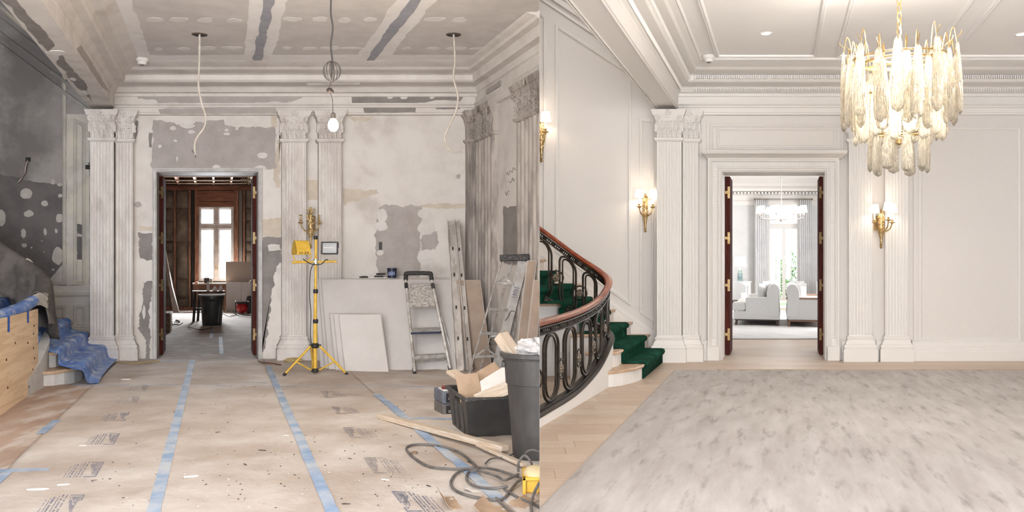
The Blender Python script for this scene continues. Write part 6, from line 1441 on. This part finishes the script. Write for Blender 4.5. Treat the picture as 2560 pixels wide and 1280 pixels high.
for px, py, lab in ((1915,83,'round recessed downlight near the smoke detector'),(2553,85,'round recessed downlight at the right edge')):
    v = (ZC-EYE)*F/(HZ-py); p = HR.P(*HR.at(px, py, v)); t = thing('downlight', lab, 'ceiling light', (p[0], p[1], ZC-.002))
    mb = MB(); mb.lathe([(.048,.0),(.05,-.006),(.068,-.008),(.072,.0)], 24, cap=False); mb.build('trim_ring', MT['white_trim'], t, smooth=True)
    mb = MB(); mb.lathe([(.0,-.003),(.048,-.003)], 24, cap=False); mb.lathe([(.048,-.003),(.046,-.001),(0,-.001)], 24, cap=False); mb.build('lit_lens', mat('downlight_lens', C(255,250,240), emit=(1,.95,.86,1), es=8), t)
    l = bpy.data.lights.new('downlight_spot', 'SPOT'); l.energy = 40; l.spot_size = 1.9; l.spot_blend = .8; l.color = (1,.94,.85); l.shadow_soft_size = .06; lo = bpy.data.objects.new('downlight_spot', l); COL.objects.link(lo); lo.parent = t; lo.location = (0, 0, -.03)

# ---------------------------------------------------------------- the sitting room beyond the right doorway
VR = 26.0; ZR = 3.72
def farR():
    H = HR; xf = H.P; wm_ = mat('pale_grey_wall', C(222,222,222), C(216,216,216), sc=2, rough=.8); cm = MT['white_trim']
    w0, w1 = H.U(1922, VR), H.U(1997, VR); wz1 = ZZ(508, VR)
    mb = MB(xf); mb.box(-3.2, w0, VR, VR+.3, 0, 4); mb.box(w1, 3.4, VR, VR+.3, 0, 4); mb.box(w0, w1, VR, VR+.3, wz1, 4); bk = struct(mb.build('wall_far', wm_), 'pale grey wall with tall window')
    mb = MB(xf); mb.box(-3.3, -3.1, 12.8, VR, 0, 4); struct(mb.build('wall_left', wm_), 'left wall of the sitting room')
    mb = MB(xf); mb.box(3.2, 3.4, 12.8, 17.5, 0, 4); mb.box(3.2, 3.4, 21.5, VR, 0, 4); mb.box(3.2, 3.4, 17.5, 21.5, 0, .5); mb.box(3.2, 3.4, 17.5, 21.5, 3.2, 4); struct(mb.build('wall_right', wm_), 'unseen right wall of the sitting room with opening added for light')  # out of view; the gap is made up to let sky light in
    mb = MB(xf); mb.box(-3.3, 3.4, 12.8, VR+.3, ZR, ZR+.25); ce = struct(mb.build('ceiling', MT['ceil_r']), 'white ceiling of the sitting room')
    mb = MB(xf); mb.prism([(0,3.02),(.03,3.02),(.05,3.08),(.05,3.14),(.02,3.16),(.02,3.30),(.08,3.32),(.08,3.40),(.25,3.42),(.28,3.5),(.5,3.55),(.6,3.62),(.9,ZR),(0,ZR)], -3.2, 3.3, lambda d, z, t: (t, VR-d, z)); tr = struct(mb.build('trim_7', cm), 'deep cornice of the sitting room')
    for i in range(34): mb = MB(xf); u = -1.8+i*.1; mb.box(u, u+.05, VR-.27, VR-.05, 3.335, 3.395); mb.build('modillion', cm, tr, world=True)
    # window: transom light above french sashes
    fm = MT['white_trim']; mb = MB(xf); e = .05
    for a, b, c, d in ((w0, w0+e, .3, wz1-e), (w1-e, w1, .3, wz1-e), (w0, w1, wz1-e, wz1), (w0, w1, .2, .3)): mb.box(a, b, VR+.05, VR+.25, c, d)
    wn = struct(mb.build('window_2', fm), 'tall many-paned window of the sitting room')
    zt = ZZ(566, VR); mb = MB(xf); mb.box(w0+.001, w1-.001, VR+.035, VR+.2, zt-.07, zt+.09); mb.build('transom', fm, wn, world=True)
    uc = (w0+w1)/2; mb = MB(xf); mb.box(uc-.05, uc+.05, VR+.04, VR+.2, .2, zt-.071); mb.build('meeting_stile', fm, wn, world=True)
    rows = [.3, .62]+[.62+(zt-.07-.62)/6*k for k in range(1, 7)]
    for a, b in ((w0+e, uc-.05), (uc+.05, w1-e)):
        um = (a+b)/2; mb = MB(xf); mb.box(um-.009, um+.009, VR+.1, VR+.14, .3, zt-.07); mb.build('glazing_bar', fm, wn, world=True)
        for z in rows[1:-1]: mb = MB(xf); mb.box(a, b, VR+.102, VR+.138, z-.009, z+.009); mb.build('glazing_bar', fm, wn, world=True)
        for i in range(len(rows)-1):
            for c, d in ((a, um), (um, b)): mb = MB(xf); mb.box(c+.01, d-.01, VR+.115, VR+.121, rows[i]+.01, rows[i+1]-.01); mb.build('pane', MT['glass'], wn, world=True)
    mb = MB(xf); mb.box(w0+e, w1-e, VR+.115, VR+.121, zt+.1, wz1-e); mb.build('pane', MT['glass'], wn, world=True)
    # garden beyond
    random.seed(5); LF = MB(); LF.add([(-.5,0,0),(0,.15,.5),(.5,0,0),(0,-.15,-.5)], [(0,1,2,3)])
    gcol = mat('garden_leaves', C(112,148,96), C(78,116,66), C(148,176,128), sc=3, sc3=5, rough=.7)
    for k, (bu, bv, r, zc, lab) in enumerate(((-.33,30,.62,.75,'green garden shrub seen through the left half of the window'),(.32,30.6,.7,.85,'green garden shrub seen through the right half of the window'))):
        t = thing('garden_shrub', lab, 'shrub', H.P(bu, bv, -.1)); mb = MB()
        for i in range(1500):
            d = Vector((random.gauss(0,1), random.gauss(0,1), random.gauss(0,1))).normalized()*r*random.random()**.4; p = Vector(H.P(bu, bv, zc))+Vector((d.x*1.1, d.y, d.z*1.35)); s = random.uniform(.05,.1); R = Matrix.Rotation(random.random()*6, 3, 'Z') @ Matrix.Rotation(random.random()*6, 3, 'X')
            mb.add([p+R@(Vector(q)*s) for q in LF.v], [(0,1,2,3)])
        tag(mb.build('foliage', gcol, t, world=True, norm=False), kind='stuff')
        mb = MB(); mb.tube([H.P(bu, bv, -.1), H.P(bu+.03, bv, .5), H.P(bu, bv, .9)], [.05,.035,.015], 8); mb.build('stem', WOOD, t, world=True)
    mb = MB(xf); mb.box(-4, 4, VR+.3, 40, -.3, -.1); struct(mb.build('floor', mat('garden_lawn', C(150,168,126), C(130,150,108), sc=6, rough=.9)), 'garden ground')
    # curtains and rod
    vc = VR-.28; rz = ZZ(498, vc); t = thing('curtain_rod', 'thin dark curtain rod over the tall window', 'curtain rod', H.P(0, vc, rz)); mb = MB(xf); mb.tube([(H.U(1887, vc), vc, rz), (H.U(2030, vc), vc, rz)], .016, 8); mb.build('rod', mat('bronze_rod', C(138,128,120), rough=.4, metal=.5), t, world=True)
    for px in (1887, 2030): mb = MB(xf); mb.ball((H.U(px, vc), vc, rz), .03, 8, 6); mb.build('finial', mat('bronze_finial', C(138,128,120), rough=.4, metal=.5), t, world=True, smooth=True)
    cmx = mat('pale_curtain', C(224,224,224), C(216,216,217), sc=3, rough=.9)
    for a, b, lab in ((1887,1921,'pale floor-length curtain on the left of the tall window'),(1998,2029,'pale floor-length curtain on the right of the tall window')):
        t = thing('curtain', lab, 'curtain', H.P(H.U((a+b)/2, vc), vc, 0)); u0, u1 = H.U(a, vc), H.U(b, vc); mb = MB(); mb.sheet(lambda p, q: H.P(lerp(u0, u1, p), vc+.022*math.sin(p*PI*13+.6*nz(q*2, a))+.01*nz(p*9, q*3), lerp(.01, rz-.015, q)), 84, 12); o = mb.build('drape', cmx, t, world=True, smooth=True); so = o.modifiers.new('thick', 'SOLIDIFY'); so.thickness = .006
        for k in range(8): mb = MB(xf); uu = lerp(u0, u1, (k+.5)/8); mb.tube([(uu, vc+.024*math.cos(x), rz+.024*math.sin(x)) for x in [2*PI*j/10 for j in range(10)]], .004, 5, closed=True); mb.build('curtain_ring', MT['brass_l'], t, world=True)
    # far rug
    rug(H, -2.6, 3.0, 15.5, 24.6, mat('ivory_rug', C(226,224,222), C(214,212,210), sc=2, st=(1,.3,1), rough=.95, bump=.2, bsc=120), 'large ivory rug in the sitting room', mat('rug_border', C(176,160,146), rough=.9), None, z=.001)
    # sofas back to back
    fab = mat('white_linen', C(228,227,226), C(220,219,218), sc=60, rough=.95, bump=.1, bsc=300)
    th = -math.atan(H.k)
    def sofa(sx, uo, v0, label, foot, trimm):
        t = thing('sofa', label, 'sofa', H.P(uo, v0, 0), th); X = lambda a, b: (min(sx*a, sx*b), max(sx*a, sx*b)); Lh = 2.3
        mb = MB(); x = X(.02, .86); mb.box(x[0], x[1], .02, Lh-.02, .15, .32); mb.build('seat_base', fab, t, bevel=.02, seg=2)
        # arm panels at both ends
        for y in (0, Lh-.14):
            mb = MB(); pr = [(.0,.14),(.82,.14),(.72,.55),(.05,.55)] if trimm else [(.0,.14),(.95,.14),(.95,.30),(.70,.31),(.70,.60),(.04,.62)]
            if trimm: pr = [(.06,.16),(.90,.16),(.90,.585),(.0,.585)]
            mb.prism([(sx*p, q) for p, q in pr], y, y+.14, lambda p, q, h: (p, h, q)); a = mb.build('arm', fab, t, bevel=.015, seg=2)
            if trimm: mb = MB(); x = X(-.01, .92); mb.box(x[0], x[1], y-.008, y+.148, .585, .615); mb.build('wood_capping', trimm, a, bevel=.006)
        # rolled back
        mb = MB(); prof = [(.0,.2),(.02,.55),(.0,.74),(.02,.84),(.10,.90),(.19,.88),(.25,.80),(.27,.68),(.24,.40),(.24,.2)]
        mb.prism([(sx*p, q) for p, q in prof], -.01, Lh+.01, lambda p, q, h: (p, h, q)); mb.build('rolled_back', fab, t, bevel=.02, seg=2)
        for k in range(2): mb = MB(); x = X(.24, .93); y = .15+k*1.0; mb.box(x[0], x[1], y+.01, y+.99, .32, .50); mb.build('seat_cushion', fab, t, bevel=.05, seg=3)
        if not trimm: mb = MB(); x = X(.70, .97); mb.box(x[0], x[1], .0, .15, .32, .50); mb.build('front_cushion', fab, t, bevel=.04, seg=3)
        mb = MB(); x = X(.02, .92); mb.box(x[0], x[1], .02, Lh-.02, .115, .15); mb.build('plinth', foot, t, bevel=.004)
        for a in (.06, .88):
            for y in (.06, Lh-.06): mb = MB(); mb.bar((sx*(a+(.02 if a > .5 else -.02)), y, 0), (sx*a, y, .12), .05, .05); mb.build('leg', foot, t, bevel=.004)
        return t
    sofa(-1, H.U(1950, 18.4), 18.45, 'white sofa facing left with dark feet and cushions', mat('dark_foot', C(72,54,46), rough=.5), None)
    sofa(1, H.U(1966, 18.4), 18.3, 'white sofa facing right with wooden arm capping', mat('walnut', C(134,98,76), rough=.45), mat('walnut_cap', C(156,124,102), rough=.45))
    def pillow(px, py, v, rz, tilt, s, label, col):
        p = Vector(W(px, py, v)); t = MB()
        def fn(a, b): x = a*2-1; y = b*2-1; h = ((1-x**4)*(1-y**4))**.6; k = 1-.10*(abs(x*y))**.5*0+.06*abs(x*y); return (x*.5*k, 0, y*.5*k), h
        vs = []; n = 12; fs = []
        for sd in (-1, 1):
            for j in range(n+1):
                for i in range(n+1): q, h = fn(i/n, j/n); vs.append((q[0]*s, sd*h*.11*s*1.6, q[2]*s))
        w = n+1; o = w*w
        for j in range(n):
            for i in range(n): a = j*w+i; fs += [(a, a+1, a+w+1, a+w), (o+a+w, o+a+w+1, o+a+1, o+a)]
        t.add(vs, fs); ob = t.build('throw_pillow', col, None, smooth=True); ob.data.transform(Matrix.Translation(ob.location)); ob.location = p; ob.rotation_euler = (tilt, .55*0, rz)
        ob.rotation_euler = (0, tilt, rz); tag(ob, label, 'pillow'); return ob
    pc = mat('ivory_pillow', C(226,225,223), C(214,213,211), sc=8, rough=.95); pg = mat('grey_pillow', C(206,206,207), C(196,196,198), sc=8, rough=.95)
    pillow(1904, 733, 19.1, 1.05, .0, .41, 'ivory throw pillow nearest on the left sofa', pc); pillow(1915, 726, 19.9, .95, .0, .41, 'grey throw pillow behind the ivory one on the left sofa', pg)
    pillow(1996, 732, 19.1, -1.0, .0, .41, 'ivory throw pillow nearest on the right sofa', pc); pillow(1992, 726, 19.9, -1.1, .0, .41, 'grey throw pillow behind the ivory one on the right sofa', pg)
    # console, lamp, armchair, side table
    def console(px0, px1, v, label):
        u0, u1 = H.U(px0, v), H.U(px1, v); t = thing('console_table', label, 'console', H.P((u0+u1)/2, v, 0)); m = mat('grey_console', C(206,205,203), rough=.5); zt = .80
        mb = MB(xf); mb.box(u0-.02, u1+.03, v-.02, v+.45, zt-.03, zt); mb.build('table_top', m, t, world=True, bevel=.006); mb = MB(xf); mb.box(u0, u1, v, v+.42, zt-.13, zt-.03); mb.build('apron', m, t, world=True)
        for a in (u0, u1-.06):
            for b in (v, v+.36): mb = MB(xf); mb.box(a, a+.06, b, b+.06, 0, zt-.13); mb.build('leg', m, t, world=True, bevel=.004)
        mb = MB(xf); mb.box(u0+.06, u1-.06, v+.38, v+.41, .1, zt-.13); mb.build('back_panel', m, t, world=True)
        return zt
    zt = console(1800, 1876, 24.6, 'pale grey console table left of the tall window, under the lamp'); console(2042, 2100, 24.6, 'pale grey console table right of the tall window')
    v = 24.8; u = H.U(1850, v); t = thing('table_lamp', 'lit table lamp with drum shade on the left console', 'lamp', H.P(u, v, zt))
    mb = MB(xf); mb.lathe([(.10,zt),(.10,zt+.02),(.06,zt+.03),(.075,zt+.06),(.07,zt+.2),(.045,zt+.36),(.02,zt+.39),(.012,zt+.45)], 18, (u,v,0)); mb.build('ceramic_base', mat('teal_glaze', C(108,134,138), C(150,166,166), sc=5, st=(1,1,6), rough=.25), t, world=True, smooth=True)
    mb = MB(xf); mb.lathe([(.185,zt+.42),(.155,zt+.70)], 24, (u,v,0), cap=False); sh = mb.build('drum_shade', MT['shade_far'], t, world=True, smooth=True); so = sh.modifiers.new('thick', 'SOLIDIFY'); so.thickness = .003
    l = bpy.data.lights.new('lamp_bulb', 'POINT'); l.energy = 10; l.color = (1,.84,.66); l.shadow_soft_size = .06; lo = bpy.data.objects.new('lamp_bulb', l); COL.objects.link(lo); lo.location = H.P(u, v, zt+.55)
    v = 21.6; u = H.U(1826, v); t = thing('armchair', 'pale upholstered armchair partly behind the left door leaf', 'armchair', H.P(u, v, 0), -.5)
    mb = MB(); mb.box(-.32,.32,-.3,.3,.30,.44); mb.build('seat', fab, t, bevel=.05, seg=3)
    mb = MB(); mb.sheet(lambda a, b: (lerp(-.34,.34,a), .30-.5*abs(a-.5)**2*1.6+.08*b, .40+b*(.48-.5*abs(a-.5)**2)), 12, 8, th=(0,.07,0)); mb.build('curved_back', fab, t, smooth=True)
    for s in (-.34,.28): mb = MB(); mb.box(s,s+.06,-.22,.3,.40,.60); mb.build('arm', fab, t, bevel=.025, seg=2)
    for a in (-.27,.27):
        for b in (-.25,.25): mb = MB(); mb.tube([(a,b,.30),(a*1.1,b*1.1,0)], [.022,.013], 8); mb.build('leg', mat('dark_leg', C(60,46,40), rough=.5), t)
    v = 20.6; u = H.U(1826, v); t = thing('side_table', 'small dark side table in front of the armchair', 'table', H.P(u, v, 0)); mb = MB(xf); mb.lathe([(.0,.44),(.19,.44),(.2,.455),(.19,.47),(.0,.47)], 24, (u,v,0)); mb.build('table_top', mat('dark_top', C(120,108,100), rough=.4), t, world=True)
    for a in (0, 2.1, 4.2): mb = MB(xf); mb.tube([(u+.05*math.cos(a), v+.05*math.sin(a), .44), (u+.15*math.cos(a), v+.15*math.sin(a), 0)], .012, 6); mb.build('leg', mat('dark_leg2', C(60,46,40), rough=.5), t, world=True)
    # chandelier with fabric shades
    v = 20.0; c = Vector(W(1953, 549, v)); t = thing('shaded_chandelier', 'slim chandelier with eight small lit shades in the sitting room', 'chandelier', c); ni = mat('nickel', C(186,178,172), rough=.3, metal=.8)
    mb = MB(); mb.tube([(0,0,0),(0,0,ZR-c.z)], .009, 8); mb.lathe([(.06,ZR-c.z-.03),(.06,ZR-c.z)], 14); mb.build('rod', ni, t, smooth=True); mb = MB(); mb.ball((0,0,-.01), (.04,.04,.05), 12, 8); mb.build('hub', ni, t, smooth=True)
    for k in range(8):
        a = 2*PI*(k+.35)/8; e = Vector((math.cos(a)*.49, math.sin(a)*.49, .06)); mb = MB(); mb.tube(spline([(0,0,0),(e.x*.6,e.y*.6,.005),(e.x,e.y,.03),(e.x,e.y,.1)], 5), .008, 6); ar = mb.build('arm', ni, t, smooth=True)
        mb = MB(); mb.lathe([(.03,.085),(.035,.09),(.012,.1),(.012,.16)], 10, (e.x,e.y,0)); mb.build('candle_cup', ni, ar, smooth=True); mb = MB(); mb.lathe([(.085,.15),(.065,.31)], 18, (e.x,e.y,0), cap=False); mb.build('small_shade', MT['shade_far'], ar, smooth=True)
    l = bpy.data.lights.new('far_chandelier_light', 'POINT'); l.energy = 30; l.color = (1,.95,.88); l.shadow_soft_size = .4; lo = bpy.data.objects.new('far_chandelier_light', l); COL.objects.link(lo); lo.location = c+Vector((0,0,.45))
MT['shade_far'] = mat('lit_linen_shade', C(240,226,210), rough=.9, emit=(1,.84,.68,1), es=.55)
farR()
area('far_side_fill_light', HR.P(4.2, 19.5, 2.0), (PI/2, 0, PI/2), 6, 3, 360, (.97,.985,1))  # unseen lamp added outside the side gap to brighten the sitting room
